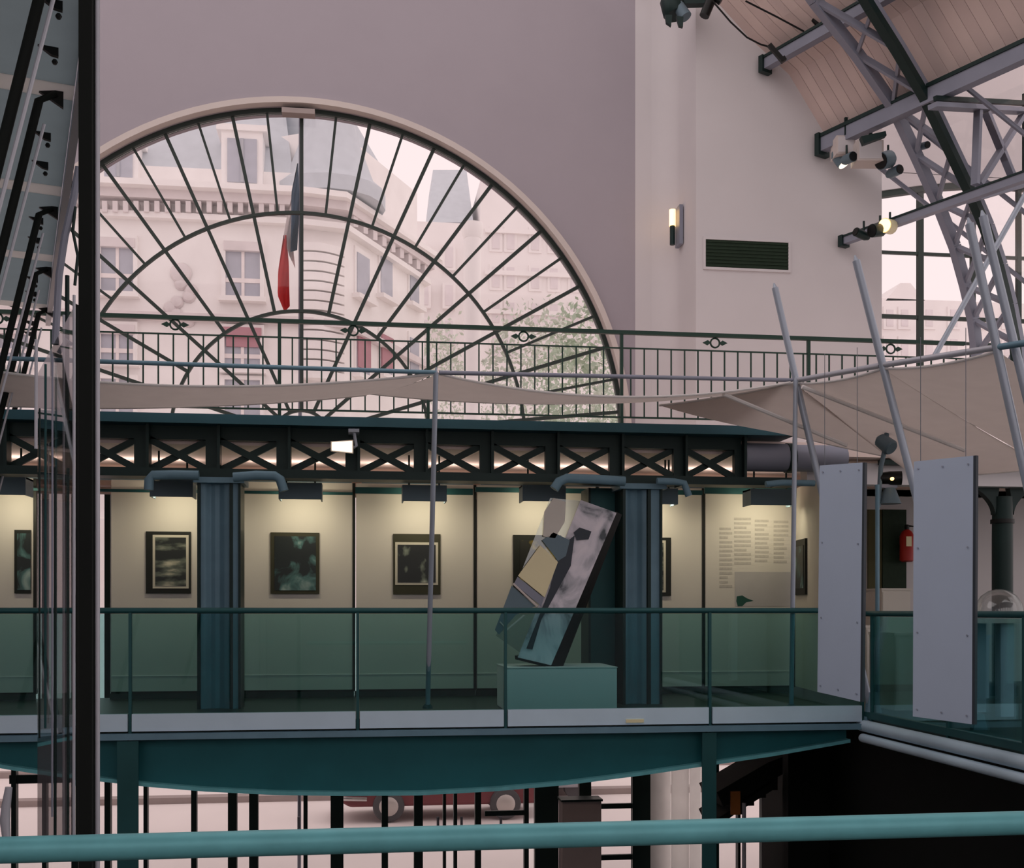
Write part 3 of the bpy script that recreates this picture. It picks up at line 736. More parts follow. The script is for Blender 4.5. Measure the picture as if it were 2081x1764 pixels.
# front poles on the balustrade line
pl1, b1, c1 = mast(at(869, 1440, YD + .12), at(886, 757, 10.35), 'sail_pole', 'slim grey pole rising from the balustrade to the sail between two pictures', .024, 'slim poles of the sails')
pl2, b2, c2 = mast(at(1608, 1440, YD + .12), at(1617, 773, YD - .1), 'sail_pole', 'slim grey pole rising to the sail corner beside the text panel', .024, 'slim poles of the sails')
MB().lathe(b1 - Vector((0, 0, .0)), [(.05, 0), (.05, .02), (.026, .05)], 12).build('base', 'steel_teal', pl1)
MB().lathe(b2, [(.05, 0), (.05, .02), (.026, .05)], 12).build('base', 'steel_teal', pl2)
# leaning masts on the right edge (foot on deck edge, tip over the well)
M_spec = [((1776, 1466), YD - .05, (1575, 585), 'leaning pale mast at the well corner crossing the left hanging panel'),
          ((1992, 1520), 9.3, (1740, 530), 'leaning pale mast behind the right hanging panel'),
          ((2215, 1560), 8.2, (1970, 455), 'leaning pale mast in front of the lattice arch'),
          ((2420, 1640), 7.0, (2080, 180), 'nearest leaning mast close to the right picture edge')]
MM = []
for (f_, Y_, tip, lab) in M_spec:
    if lab.startswith('nearest'): p = at(2255, 1500, 8.0); q = at(1998, 440, 8.3)
    else: p = at(f_[0], f_[1], Y_); q = at(tip[0], tip[1], Y_ + .1)
    t, p, q = mast(p, q, 'sail_mast', lab, .034)
    MM.append((p, q))
    MB().prism([(p.x - .1, p.y - .03, p.z - .02), (p.x + .1, p.y - .03, p.z - .02), (p.x + .02, p.y - .03, p.z + .3), (p.x - .06, p.y - .03, p.z + .3)], (0, .06, 0)).build('foot_bracket', 'steel_blue', t)
def on_mast(i, py):      # point of mast i at pixel row py (by height along the mast)
    p, q = MM[i]
    lo, hi = 0., 1.
    for _ in range(40):
        t = (lo + hi) / 2; v = p + (q - p) * t; dd = v - EYE; y = HY - F * dd.z / dd.dot(FW)
        if y > py: lo = t
        else: hi = t
    return v
k1 = on_mast(0, 773); k2 = on_mast(1, 742); k3 = on_mast(2, 706)
c0 = at(-60, 726, 10.35)
def stube(a, b, lab, r=.02, mt='tube_pale'): 
    t = MB().tube(a, b, r, 10).build('sail_tube', mt); tag(t, lab, 'tube', 'tubes holding the sails')
stube(c0, c1, 'long blue grey tube along the first front sail', mt='steel_blue')
stube(c1 + Vector((.03, 0, 0)), k1 - Vector((.03, 0, 0)), 'long grey tube along the second front sail', mt='steel_grey')
stube(k1 + (k2 - k1) * .02, k1 + (k2 - k1) * .98, 'pale tube between the two leaning masts', .026, 'pale_edge')
stube(k2 + (k3 - k2) * .02, k2 + (k3 - k2) * .98, 'pale tube between second and third leaning mast', .026, 'pale_edge')
stube(k3 + (k3 - k2) * .02, k3 + (k3 - k2) * .6, 'pale tube running out of the picture at right', .026, 'steel_blue')
def sail(a, b, c, d, sag, lab, arch=(0, 0, 0, 0), nu=20, nv=8):
    # a,b near edge; d,c far edge ; edges bow inwards in height
    def fn(u, v):
        p = (a * (1 - u) + b * u) * (1 - v) + (d * (1 - u) + c * u) * v
        s1 = 4 * u * (1 - u); s2 = 4 * v * (1 - v)
        n_ = (a * (1 - u) + b * u); f_ = (d * (1 - u) + c * u)
        inward = (f_ - n_)
        bow = arch[0] * s1 * (1 - v) - arch[1] * s1 * v
        return p + inward * bow - UP * (sag * s1 * (1 - .35 * v) + .03 * s2)
    t = thing('sail', (a + b) / 2, lab, 'sail', 'canvas sails over the gallery')
    MB().sheet(fn, nu, nv, (0, 0, .006)).build('canvas', 'canvas', t)
    MB().path([Vector(fn(i / nu, 0)) for i in range(nu + 1)], .012, 6).build('front_hem', 'canvas_edge', t)
    MB().path([Vector(fn(i / nu, 1)) for i in range(nu + 1)], .01, 6).build('back_hem', 'canvas_edge', t)
    return t
sail(at(-60, 748, 10.35), at(882, 760, 10.35), at(745, 803, 11.9), at(-60, 822, 11.9), .12, 'long grey canvas sail in front of the fan window', arch=(.06, .0))
sail(at(892, 760, 10.4), at(1606, 777, 10.9), at(1470, 800, 12.2), at(748, 800, 12.0), .17, 'second grey canvas sail hanging between pole and corner mast', arch=(.05, .0))
ds = Vector((1, 0, 0))
sail(at(1612, 778, 10.95), at(1340, 824, 11.9), at(1600, 882, 12.25), at(1840, 935, 12.3), .02, 'grey corner sail with pale seam above the duct', arch=(0, 0))
sail(k1 - UP * .03, k2 - UP * .03, at(2130, 950, 11.9), at(1860, 968, 12.5), .04, 'large grey sail between the two leaning masts')
sail(k2 - UP * .03, k3 - UP * .03, at(2330, 900, 10.6), at(2110, 935, 11.7), .04, 'large grey sail beyond the second leaning mast at right edge')
for a, b, lab in ((at(1470, 801, 10.9), at(1720, 905, 11.3), 'pale rolled seam tube over the corner sail'), (at(1630, 786, 10.7), at(1960, 915, 10.8), 'pale rolled seam tube under the large sail')):
    t = MB().tube(a, b, .022, 8).build('seam_tube', 'canvas_edge'); tag(t, lab, 'tube', 'tubes holding the sails')

# hanging white panels on the right
def hang(corners, lab):
    c = [atD(x, y, D) for x, y, D in corners]
    t = thing('hanging_panel', (c[0] + c[1]) / 2, lab, 'panel', 'white panels hung along the right balustrade')
    e1 = (c[1] - c[0]); nrm = e1.cross(UP).normalized()
    off = nrm * -.03 if nrm.dot(FW) < 0 else nrm * .03
    MB().hexa(c, [v + off for v in c]).build('board', 'panel_white', t)
    MB().beam(c[1] + off * .5 + e1.normalized() * .012, c[2] + off * .5 + e1.normalized() * .012, .03, .024, tuple(e1.normalized())).build('edge_strip', 'panel_edge', t)
    for u in (.08, .5, .92):
        for v in (.03, .33, .66, .97):
            p = c[0] * (1 - u) * (1 - v) + c[1] * u * (1 - v) + c[2] * u * v + c[3] * (1 - u) * v
            if u == .5 and v not in (.03, .97): continue
            MB().lathe(p - off * .1, [(.008, 0), (.008, .005)], 8, tuple(-off)).build('screw', 'screw', t)
    for u in (.12, .88):
        p = c[3] * (1 - u) + c[2] * u; MB().tube(p, p + Vector((0, 0, 1.0)), .003, 5).build('hanging_wire', 'wire', t)
hang([(1661, 1406, 10.2), (1748, 1426, 9.75), (1753, 940, 9.75), (1666, 946, 10.2)], 'left of the two tall white hanging panels')
hang([(1855, 1456, 9.2), (1975, 1472, 8.75), (1978, 926, 8.75), (1857, 938, 9.2)], 'right of the two tall white hanging panels')

# ================================================================== RIGHT HAND BALUSTRADE AND GALLERY
rb = thing('side_balustrade', (XE, 9, ZD), 'teal glass balustrade along the right side of the open well', 'balustrade')
zrr = at(1800, 1243, YD).z - .02
MB().tube((XE, 4.0, zrr), (XE, YD, zrr), .028, 12).build('handrail', 'steel_teal', rb)
ys = [4.2, 5.6, 7.0, 8.2, 9.35, YD - .15]
for y in ys: B(XE - .02, XE + .02, y - .014, y + .014, ZD - .1, zrr).build('post', 'steel_teal', rb)
for a, b in zip(ys[:-1], ys[1:]): B(XE - .006, XE + .006, a + .016, b - .016, ZD + .02, zrr - .03).build('pane', 'glass_teal', rb)
se = thing('side_deck_edge', (XE, 8, ZD - .2), 'pale rounded edge tubes along the right gallery floor', 'fascia')
MB().tube((XE - .03, 3.5, ZD - .13), (XE - .03, YD + .05, ZD - .13), .06, 14).build('edge_tube', 'fascia', se)
MB().tube((XE - .06, 3.5, ZD - .25), (XE - .06, YD - .05, ZD - .25), .045, 14).build('edge_tube', 'fascia', se)
B(XE - .03, XE + .05, 3.5, YD, ZD - .05, ZD + .015).build('glazing_channel', 'steel_teal', se)
# back wall of the right gallery with doorway
YB = 15.6
q = at(1742, 1200, YB).x
bw = B(q, 15, YB, YB + .15, ZD, ZU + .3).build('wall_gallery_end', 'wall_pale'); tag(bw, 'pale end wall of the right gallery behind the column', 'wall', kind='structure')
dr = thing('door_1', at(1815, 1390, YB), 'dark doorway beside the red extinguisher', 'door', kind='structure')
rect(1790, 1036, 1838, 1196, YB, YB - .06, YB - .005).build('dark_leaf', 'grille_dark', dr)
rect(1762, 1036, 1790, 1400, YB, YB - .04, YB - .006).build('olive_leaf', 'olive', dr)
fe = thing('fire_extinguisher', at(1841, 1142, YB - .4), 'red fire extinguisher beside the dark doorway', 'extinguisher')
p = at(1843, 1142, YB - .2); zt_ = at(1843, 1076, YB - .2).z
MB().lathe(p, [(.07, 0), (.1, .02), (.1, (zt_ - p.z) * .8), (.07, (zt_ - p.z) * .93), (.03, zt_ - p.z)], 16).build('cylinder', 'red', fe)
MB().lathe(p + Vector((0, 0, zt_ - p.z)), [(.03, 0), (.035, .05), (.02, .07)], 10).build('valve', 'black_gloss', fe)
MB().path([p + Vector((.03, 0, zt_ - p.z + .05)), p + Vector((.12, -.02, zt_ - p.z + .04)), p + Vector((.13, -.05, (zt_ - p.z) * .5))], .014, 8).build('hose', 'black_gloss', fe)
B(p.x - .06, p.x + .02, p.y - .106, p.y - .095, p.z + .22, p.z + .36).build('label_plate', 'cream', fe)
B(p.x - .03, p.x + .03, p.y + .09, YB - .0, p.z + .2, p.z + .26).build('wall_hook', 'black_gloss', fe)
# cabinets, counter
def cab(x0, y0, x1, y1, Y, dp, mt, lab, nm='white_cabinet', doors=1):
    a = at(x0, y0, Y); b = at(x1, y1, Y)
    t = thing(nm, ((a.x + b.x) / 2, Y, ZD), lab, 'cabinet', 'furniture of the right gallery')
    B(a.x, b.x, Y, Y + dp, ZD, a.z).build('body', mt, t)
    B(a.x - .01, b.x + .01, Y - .012, Y + dp, a.z, a.z + .03).build('top', mt, t)
    for i in range(doors):
        xx0 = a.x + (b.x - a.x) * i / doors; xx1 = a.x + (b.x - a.x) * (i + 1) / doors
        B(xx0 + .01, xx1 - .01, Y - .012, Y - .002, ZD + .05, a.z - .02).build('door', mt, t)
cab(1818, 1292, 1950, 1400, 11.2, .6, 'panel_pale', 'pale cabinet partly behind the right hanging panel', doors=2)
cab(1792, 1200, 1850, 1300, 14.2, .5, 'panel_pale', 'low pale unit under the dark doorway')
cab(1760, 1276, 1786, 1370, 13.5, .4, 'panel_pale', 'small white cabinet seen between mast and panel')
cab(1965, 1296, 2010, 1390, 12.6, .5, 'panel_white', 'white box cabinet right of the right hanging panel')
ct = thing('counter_table', at(2040, 1260, 10.6), 'pale counter top behind the right balustrade with a clear dome', 'table')
a = at(1960, 1252, 10.4); b = at(2180, 1252, 10.4); zc_ = at(2000, 1256, 10.4).z
B(a.x, b.x, 10.3, 11.1, zc_ - .05, zc_).build('top', 'counter', ct)
for x in (a.x + .45, b.x - .1): 
    B(x - .07, x + .07, 10.4, 10.5, ZD, zc_ - .05).build('leg', 'panel_white', ct); B(x - .07, x + .07, 10.9, 11.0, ZD, zc_ - .05).build('leg', 'panel_white', ct)
dm = thing('clear_dome', at(2020, 1240, 10.7), 'clear plastic display dome standing on the pale counter', 'dome')
c_ = at(2030, 1250, 10.7); c_.z = zc_ + .001
MB().lathe(c_, [(.235, 0), (.235, .06), (.22, .14), (.17, .22), (.1, .27), (.02, .29)], 24).build('dome_shell', 'plexi', dm)
MB().lathe(c_, [(.25, -.0), (.25, .012), (.235, .016)], 24).build('base_ring', 'plinth', dm)
# dark iron column with bracket capital
Yk = 13.0; a = at(2018, 1200, Yk); b = at(2056, 1200, Yk); xc = (a.x + b.x) / 2; rr_ = (b.x - a.x) / 2
ic = thing('iron_column', (xc, Yk, ZD), 'dark cast iron column with bracket capital at the right edge', 'column')
zcap = at(2036, 1010, Yk).z
MB().lathe((xc, Yk, ZD), [(rr_ * 1.5, 0), (rr_ * 1.5, .12), (rr_, .16), (rr_, 1.9)], 18).build('shaft_lower', 'steel_dark', ic)
MB().lathe((xc, Yk, ZD + 1.9), [(rr_, 0), (rr_ * .97, zcap - ZD - 1.9)], 18).build('shaft', 'steel_dark', ic)
MB().lathe((xc, Yk, at(2036, 1064, Yk).z), [(rr_ * 1.14, 0), (rr_ * 1.14, .05)], 18).build('ring', 'black_gloss', ic)
for s_ in (-1, 1):
    pts = []
    for i in range(9):
        t_ = i / 8; pts.append((xc + s_ * (rr_ + .22 * t_ ** 2), Yk - .05, zcap - .22 + .3 * t_))
    pts += [(xc + s_ * (rr_ + .22), Yk - .05, zcap + .14), (xc + s_ * rr_ * .5, Yk - .05, zcap + .14)]
    MB().prism(pts if s_ < 0 else list(reversed(pts)), (0, .1, 0)).build('bracket', 'steel_dark', ic)
B(xc - .3, xc + .3, Yk - .12, Yk + .12, zcap + .14, zcap + .26).build('cap_plate', 'steel_grey', ic)
# beam over right gallery
rbm = B(at(1640, 940, 12.8).x, 15, 12.8, 13.0, at(1800, 985, 12.8).z, at(1800, 942, 12.8).z).build('gallery_beam', 'wall_pale'); tag(rbm, 'pale beam above the right gallery behind the panels', 'beam')
rbl = B(at(1790, 935, 12.7).x, 15, 12.68, 12.78, at(1800, 944, 12.7).z, at(1800, 934, 12.7).z).build('beam_edge', 'steel_dark'); tag(rbl, 'thin dark line of steel above the pale gallery beam', 'beam')
# lamp on a stand between the panels
sp = thing('stage_spotlight', at(1800, 1000, 11.4), 'grey clip spotlight cluster between the two hanging panels', 'spotlight')
MB().path([at(1803, 870, 11.4), at(1800, 905, 11.4), at(1790, 950, 11.4), at(1785, 1030, 11.4)], .025, 10).build('arm', 'lamp_body', sp)
MB().lathe(at(1797, 900, 11.4), [(.03, -.1), (.075, -.06), (.085, .1), (.07, .12)], 14, (.3, -.6, -.5)).build('head', 'lamp_body', sp)
MB().lathe(at(1808, 972, 11.4), [(.06, -.1), (.075, 0), (.075, .12)], 14, (.9, -.3, 0)).build('dark_head', 'black_gloss', sp)
MB().lathe(at(1813, 973, 11.28), [(.018, -.01), (.018, .012)], 10, (0, -1, 0)).build('glow', 'lamp_warm', sp)
rect(1786, 984, 1822, 992, 11.4, 11.38, 11.5).build('cross_bar', 'steel_grey', sp)
MB().lathe(at(1808, 1024, 11.4), [(.12, 0), (.06, .16), (.05, .17)], 14).build('shade', 'lamp_body', sp)
stp_ = MB().tube(at(1783, 1460, 11.2), at(1783, 985, 11.2), .022, 10).build('slim_post', 'steel_blue'); tag(stp_, 'slim blue grey post behind the well corner', 'post')

# ================================================================== RIGHT ROOF STEEL
def purlin(pw, Y, t1, w, h, lab, mt='steel_grey', t0=.06):
    p = at(pw[0], pw[1], Y); t = thing('purlin', p, lab, 'roof beam', 'roof purlins at right')
    MB().beam(p - PD * t0, p - PD * t1, w, h).build('flange', mt, t)
    MB().beam(p - PD * t0 + UP * h * .6, p - PD * t1 + UP * h * .6, w * 1.3, h * .25).build('top_flange', 'steel_dark', t)
    MB().beam(p - PD * .04, p - PD * .12, w * 1.6, h * 1.6).build('end_shoe', 'steel_dark', t)
    return t
purlin((1547, 137), YR - .02, 9.0, .12, .15, 'upper grey roof beam running to the lattice arch')
purlin((1662, 300), YR - .02, 9.0, .14, .2, 'middle grey roof beam carrying loudspeakers')
purlin((1706, 494), YR - .02, 8.0, .1, .1, 'lower grey pipe beam carrying spotlights')
# lattice arch : plane perpendicular to the purlins
PW = at(1662, 300, YR); DW = (PW - EYE).dot(FW); AP = PW - PD * (DW * .069 / PD.dot(FW)); AN = PD; OT = DW * .029 / PD.dot(FW)
def ap(x, y, off=0.0): return atPlane(x, y, AP - PD * off, AN)
la = thing('lattice_arch', ap(1985, 700), 'grey curved lattice arch truss rising at the right', 'arch truss')
inn = [(1560, -140), (1655, 0), (1742, 110), (1815, 215), (1862, 315), (1905, 410), (1940, 500), (1962, 580), (1978, 650), (1986, 720), (1990, 860)]
out_ = [(1700, -110), (1775, 15), (1830, 102), (1885, 195), (1935, 300), (1978, 390), (2008, 460), (2035, 540), (2055, 620), (2070, 700), (2085, 860)]
def chord(pts, w, d, name, mt, off=0):
    m = MB()
    for a, b in zip(pts[:-1], pts[1:]):
        A = ap(*a, off); Bq = ap(*b, off); dr_ = (Bq - A).normalized(); side = dr_.cross(PD).normalized() * w / 2; dd = PD * d / 2
        m.hexa([A - side - dd, A + side - dd, A + side + dd, A - side + dd], [Bq - side - dd, Bq + side - dd, Bq + side + dd, Bq - side + dd])
    m.build(name, mt, la)
chord(inn, .16, .1, 'inner_chord', 'steel_grey'); chord(out_, .16, .1, 'outer_chord', 'steel_grey', OT)
chord([(x - 7, y) for x, y in out_], .1, .12, 'dark_face_plate', 'steel_dark', OT)
for i in range(len(inn) - 1):
    for a, b, oa, ob in ((inn[i], out_[i + 1], 0, OT), (out_[i], inn[i + 1], OT, 0)):
        A = ap(*a, oa); Bq = ap(*b, ob); MB().beam(A, Bq, .1, .04, tuple(PD)).build('lattice_bar', 'steel_grey', la)
# cross frame at right
cf = thing('roof_cross_frame', ap(2040, 210, OT + .3), 'grey X braced roof frame at the upper right edge', 'roof frame')
def bar(a, b, w=.1, mt='steel_grey', off=OT + .3, nm='brace'): MB().beam(ap(*a, off), ap(*b, off), .06, w, tuple(PD)).build(nm, mt, cf)
bar((1895, 215), (2120, 228), .14, nm='top_rail'); bar((1900, 200), (2120, 212), .05, 'steel_dark', nm='rail_edge')
bar((1988, 225), (1982, 375)); bar((2004, 228), (2062, 370)); bar((2078, 235), (1990, 375)); bar((2085, 190), (2085, 380), .08, 'steel_dark', nm='edge_post')
bar((1980, 405), (2120, 365), .2, nm='bottom_rail')
# diagonal stay tube
stt = MB().tube(atD(1900, 722, 12.5), atD(2120, 330, 12.5), .03, 10).build('stay_tube', 'tube_pale'); tag(stt, 'pale diagonal stay tube crossing the arch and window', 'tube')
# lamps and boxes on the purlins
def spot(x, y, D, axis, lab, lit=None, r=.09, mt='lamp_body'):
    p = atD(x, y, D); t = thing('spotlight', p, lab, 'spotlight', 'spotlights on the roof steel')
    ax_ = Vector(axis).normalized()
    MB().lathe(p, [(r * .6, -.14), (r, -.08), (r, .1)], 14, axis).build('body', mt, t)
    MB().lathe(p + ax_ * .1, [(r * .9, 0), (r * .9, .012)], 14, axis).build('lens', lit or 'black_gloss', t)
    MB().tube(p - ax_ * .05, p - ax_ * .05 + UP * .2, .015, 6).build('yoke', 'steel_dark', t)
D2 = 16.2
spot(1708, 322, D2, (.5, -.3, -.9), 'small spotlight with lit white face under the middle roof beam', 'lamp_white', .1)
spot(1725, 322, D2 - .3, (.2, -1, -.1), 'small black lens lamp beside the lit spotlight', None, .07)
spot(1800, 325, D2 - .3, (-.8, -.3, -.3), 'dark grey floodlight under the loudspeaker', None, .12)
spot(1818, 349, D2 - .2, (.3, -1, 0), 'small round camera like lamp above the right window', None, .07)
spot(1875, 297, D2 - .5, (.2, -1, -.2), 'tiny dark lamp on the lattice arch', None, .05)
spot(1805, 460, D2 - .6, (-.7, -.5, -.1), 'warm lit spotlight on the lower pipe beam', 'lamp_warm', .1, 'cream')
spot(1783, 468, D2 - .6, (-.9, -.3, -.2), 'dark spotlight left of the warm lit one', None, .09, 'steel_dark')
spot(1750, 476, D2 - .5, (-.9, -.3, .2), 'small dark clamp lamp near the wall end of the pipe beam', None, .06, 'steel_dark')
def speaker(x0, y0, x1, y1, D, lab):
    a = atD(x0, y1, D); b = atD(x1, y1, D); c = atD(x0, y0, D)
    t = thing('loudspeaker', a, lab, 'loudspeaker', 'boxes under the middle roof beam')
    dx = b - a; dn = FW * .3; dz = UP * (c.z - a.z)
    MB().hexa([a, b, b + dz, a + dz], [a + dn, b + dn, b + dz + dn, a + dz + dn]).build('cabinet', 'frame_cream', t)
    f_ = -FW * .01; i_ = .08
    g = [a + dx * i_ + dz * i_, b - dx * i_ + dz * i_, b - dx * i_ + dz * (1 - i_), a + dx * i_ + dz * (1 - i_)]
    MB().hexa([v + f_ for v in g], g).build('grille', 'wall_pale', t)
    MB().beam(a + dz + dx * .5, a + dz + dx * .5 + UP * .25, .04, .04).build('bracket', 'steel_dark', t)
speaker(1742, 284, 1796, 326, D2 - .4, 'pale loudspeaker box hanging under the middle roof beam')
speaker(1700, 275, 1738, 312, D2 - .2, 'small pale box next to the lit spotlight')
bl = MB().prism([atD(x, y, D2 - .7) for x, y in ((1750, 277), (1800, 266), (1802, 275), (1756, 292))], tuple(FW * .1)).build('dark_bracket', 'steel_dark'); tag(bl, 'dark wedge bracket above the pale loudspeaker', 'bracket')
# clip arms on the upper purlin and hanging cables
for (x, y, lab) in ((1578, 108, 'black cross clip on the upper roof beam near the wall'), (1668, 55, 'black cross clip on the upper roof beam near the arch')):
    t = thing('cable_clip', atD(x, y, 15.6), lab, 'clip', 'black clips on the upper roof beam')
    MB().beam(atD(x - 15, y - 17, 15.6), atD(x + 15, y + 18, 15.6), .05, .06).build('bar', 'black_gloss', t)
    MB().beam(atD(x + 8, y + 16, 15.55), atD(x + 18, y + 10, 15.55), .05, .06).build('hook', 'black_gloss', t)
for pts, lab in (([(1448, 2), (1485, 45), (1518, 76), (1545, 90), (1566, 96)], 'thin dark cable sagging to the upper roof beam'), ([(1515, 2), (1580, 35), (1634, 64)], 'thin straight dark cable over the planks')):
    t = MB().path([atD(x, y, 15.7) for x, y in pts], .012, 6).build('cable', 'black_gloss'); tag(t, lab, 'cable', 'dark cables by the roof')
# spotlights at the top near the corner
t = thing('ceiling_projector', atD(1372, 25, 16), 'dark clustered projector hanging at the top above the wall corner', 'projector')
MB().lathe(atD(1368, 15, 16), [(.1, -.2), (.16, -.12), (.17, .08), (.13, .14)], 16, (.2, -.3, -1)).build('body', 'steel_dark', t)
MB().lathe(atD(1385, 22, 15.9), [(.08, -.1), (.09, .12)], 14, (.5, -.3, -1)).build('second_head', 'lamp_body', t)
MB().prism([atD(x, y, 15.8) for x, y in ((1352, 30), (1366, 30), (1364, 52), (1354, 45))], tuple(FW * .06)).build('flap', 'steel_dark', t)
MB().prism([atD(x, y, 15.8) for x, y in ((1374, 32), (1389, 34), (1388, 54), (1380, 52))], tuple(FW * .06)).build('flap', 'steel_dark', t)
MB().beam(atD(1350, 4, 16), atD(1440, 2, 16), .12, .12).build('rail', 'steel_dark', t)
t = thing('ceiling_projector', atD(1435, 15, 15.8), 'small black tube lamp at the top beside the cables', 'projector')
MB().tube(atD(1444, 2, 15.8), atD(1431, 33, 15.8), .07, 12).build('body', 'black_gloss', t)
MB().tube(atD(1449, -8, 15.8), atD(1465, 4, 15.8), .05, 12).build('mount', 'black_gloss', t)

# wall things
Ys = YF - .25
t = thing('wall_sconce', at(1377, 500, Ys), 'slim vertical wall lamp glowing on the wall corner', 'wall lamp')
p = at(1368, 421, YR + .9); q = at(1378, 500, YR + .9)
xs_ = XR - .02
a = atX(1383, 421, xs_); b = atX(1383, 500, xs_)
B(xs_ - .05, xs_ + .005, a.y - .12, a.y + .12, b.z, a.z).build('back_plate', 'steel_grey', t)
MB().lathe((xs_ - .12, a.y + .02, b.z + .02), [(.04, 0), (.04, .28)], 12).build('lower_tube', 'steel_dark', t)
MB().lathe((xs_ - .12, a.y + .02, b.z + .3), [(.05, 0), (.05, a.z - b.z - .34)], 12).build('glowing_tube', 'lamp_warm', t)
t = thing('ventilation_grille', at(1516, 520, YR), 'dark green rectangular ventilation grille in the pale right wall', 'grille')
p = at(1433, 487, YR); q = at(1601, 550, YR); fr = .035
for bxx in (B(p.x - fr, q.x + fr, YR - .03, YR - .001, p.z, p.z + fr), B(p.x - fr, q.x + fr, YR - .03, YR - .001, q.z - fr, q.z), B(p.x - fr, p.x, YR - .03, YR - .001, q.z, p.z), B(q.x, q.x + fr, YR - .03, YR - .001, q.z, p.z)):
    bxx.build('frame_strip', 'wall_pale', t)
B(p.x, q.x, YR - .012, YR - .001, q.z, p.z).build('back_mesh', 'grille_dark', t)
for i in range(8): z = q.z + (p.z - q.z) * (i + .5) / 8; B(p.x, q.x, YR - .024, YR - .014, z - .012, z + .012).build('louvre', 'grille_dark', t)

# ================================================================== LEFT SIDE: soffit, masts, posts
ED = [(150, 190, 7.04), (95, 628, 12.0)]
e0 = atD(*ED[0]); e1 = atD(*ED[1]); zsf = e0.z; e1.z = zsf
LD = (e1 - e0).normalized(); LN = Vector((-LD.y, LD.x, 0))      # to the left
A0 = e0 - LD * 3.6; A1 = e1 + LD * .6
sf = thing('left_soffit', e0, 'grey underside of the canopy on the left carried by dark masts', 'canopy')
sl = (e1 - e0).length / 3
def cpiece(q0, q1, mt, nm):
    a = e0 + LD * q0; b = e0 + LD * q1; q = [a, b, b + LN * 5, a + LN * 5]
    MB().hexa(q, [v + UP * .01 for v in q]).build(nm, mt, sf)
for k_ in range(-2, 3):
    cpiece(sl * k_ + .11, sl * (k_ + 1) - .11, 'canvas_teal', 'canvas'); cpiece(sl * (k_ + 1) - .11, sl * (k_ + 1) + .11, 'canvas_edge', 'pale_canvas_strip')
MB().beam(A0 - LN * .03 + UP * .05, A1 - LN * .03 + UP * .05, .05, .22).build('edge_beam', 'pale_edge', sf)
tl = (e1 - e0).length
for k_ in range(-1, 4):
    c = e0 + LD * (tl / 3 * k_ + .0)
    for f_ in (.38, .68):
        cc = e0 + LD * (tl / 3 * (k_ + f_)) + LN * .12
        br = MB().prism([cc + LN * .1, cc - LN * .01, cc - LN * .01 - UP * .05, cc + LN * .03 - UP * .045], tuple(LD * .03)).build('edge_clip', 'black_gloss', sf)
        MB().lathe(cc - UP * .1 + LN * .01, [(.01, 0), (.018, .014), (.01, .028)], 8).build('clip_knob', 'black_gloss', br)
mlab = ['nearest dark leaning mast at upper left', 'dark leaning mast with elbow second from the left edge', 'third dark leaning mast on the left', 'fourth thin dark leaning mast on the left', 'farthest dark leaning mast on the left']
tops = [e0 - LD * (tl / 3) + LN * .18, e0 + LN * .2, e0 + LD * (tl * .40) + LN * .15, e0 + LD * (tl * .72) + LN * .14, e1 + LN * .08]
for tp_, lb in zip(tops, mlab):
    ft = tp_ - UP * 4.25 - RT * (.245 * 4.25)
    t = thing('dark_mast', ft, lb, 'mast', 'dark masts on the left side')
    top = tp_ - UP * .08
    MB().path([ft, top, top + (-LN) * .1 + UP * .06], [.026, .026, .02], 12).build('tube', 'black', t)
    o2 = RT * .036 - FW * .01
    MB().tube(ft + o2, top + o2 - UP * .15, .01, 8).build('lit_edge', 'pale_edge', t)  # pale tube stands for the lit right side of the mast
    MB().prism([top + UP * .06, top - LN * .14 + UP * .09, top - LN * .14 - UP * .02], tuple(LD * .03)).build('elbow_plate', 'black_gloss', t)
# big steel post near the camera
Dp = 4.0
a = atD(166, 1240, Dp); b = atD(193, 1240, Dp); c = atD(203, 1240, Dp)
t = thing('steel_post', (a.x, a.y, E - 1.6), 'tall dark steel post with pale edge standing close on the left', 'post')
MB().beam(Vector((((a + b) / 2).x, ((a + b) / 2).y, E - 1.7)), Vector((((a + b) / 2).x, ((a + b) / 2).y, E + 3.2)), (b - a).length, .06, tuple(FW)).build('shaft', 'black', t)
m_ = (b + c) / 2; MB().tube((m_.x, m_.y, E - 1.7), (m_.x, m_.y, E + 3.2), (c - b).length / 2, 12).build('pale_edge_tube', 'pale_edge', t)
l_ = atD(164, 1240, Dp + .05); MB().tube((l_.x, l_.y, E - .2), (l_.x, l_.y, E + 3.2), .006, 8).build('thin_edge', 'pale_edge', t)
# slim posts and edge-on glass of a partition
gp = thing('glass_partition', atD(120, 1700, 5.2), 'edge on glass partition of slim pale and dark posts on the left', 'partition')
spec = [(73, 690, 912, 7, 'pale_edge'), (80, 830, 1500, 4, 'steel_dark'), (92, 740, 1480, 5, 'steel_teal'), (98, 900, 1470, 3, 'pale_edge'), (106, 720, 1660, 4, 'steel_grey'), (112, 950, 1700, 6, 'steel_dark'),
        (129, 640, 1712, 5, 'pale_edge'), (136, 560, 1712, 9, 'steel_dark'), (150, 600, 1712, 6, 'pale_edge'), (156, 620, 1712, 7, 'black'), (161, 300, 1510, 4, 'steel_teal')]
for i, (x, y0, y1, w_, mt) in enumerate(spec):
    D = 5.0 + .35 * (i % 4); p = atD(x, y1, D); q = atD(x + 2, y0, D); q.x = p.x + (q.x - p.x) * .3; q.y = p.y + (q.y - p.y) * .3
    MB().tube(p, q, w_ * D / F / 2, 8).build('stile', mt, gp)
gq = [atD(76, 1712, 6.2), atD(152, 1712, 5.0), atD(152, 620, 5.0), atD(76, 760, 6.2)]
MB().hexa(gq, [v + FW * .01 for v in gq]).build('pane', 'glass_clear', gp)
lw_ = MB()
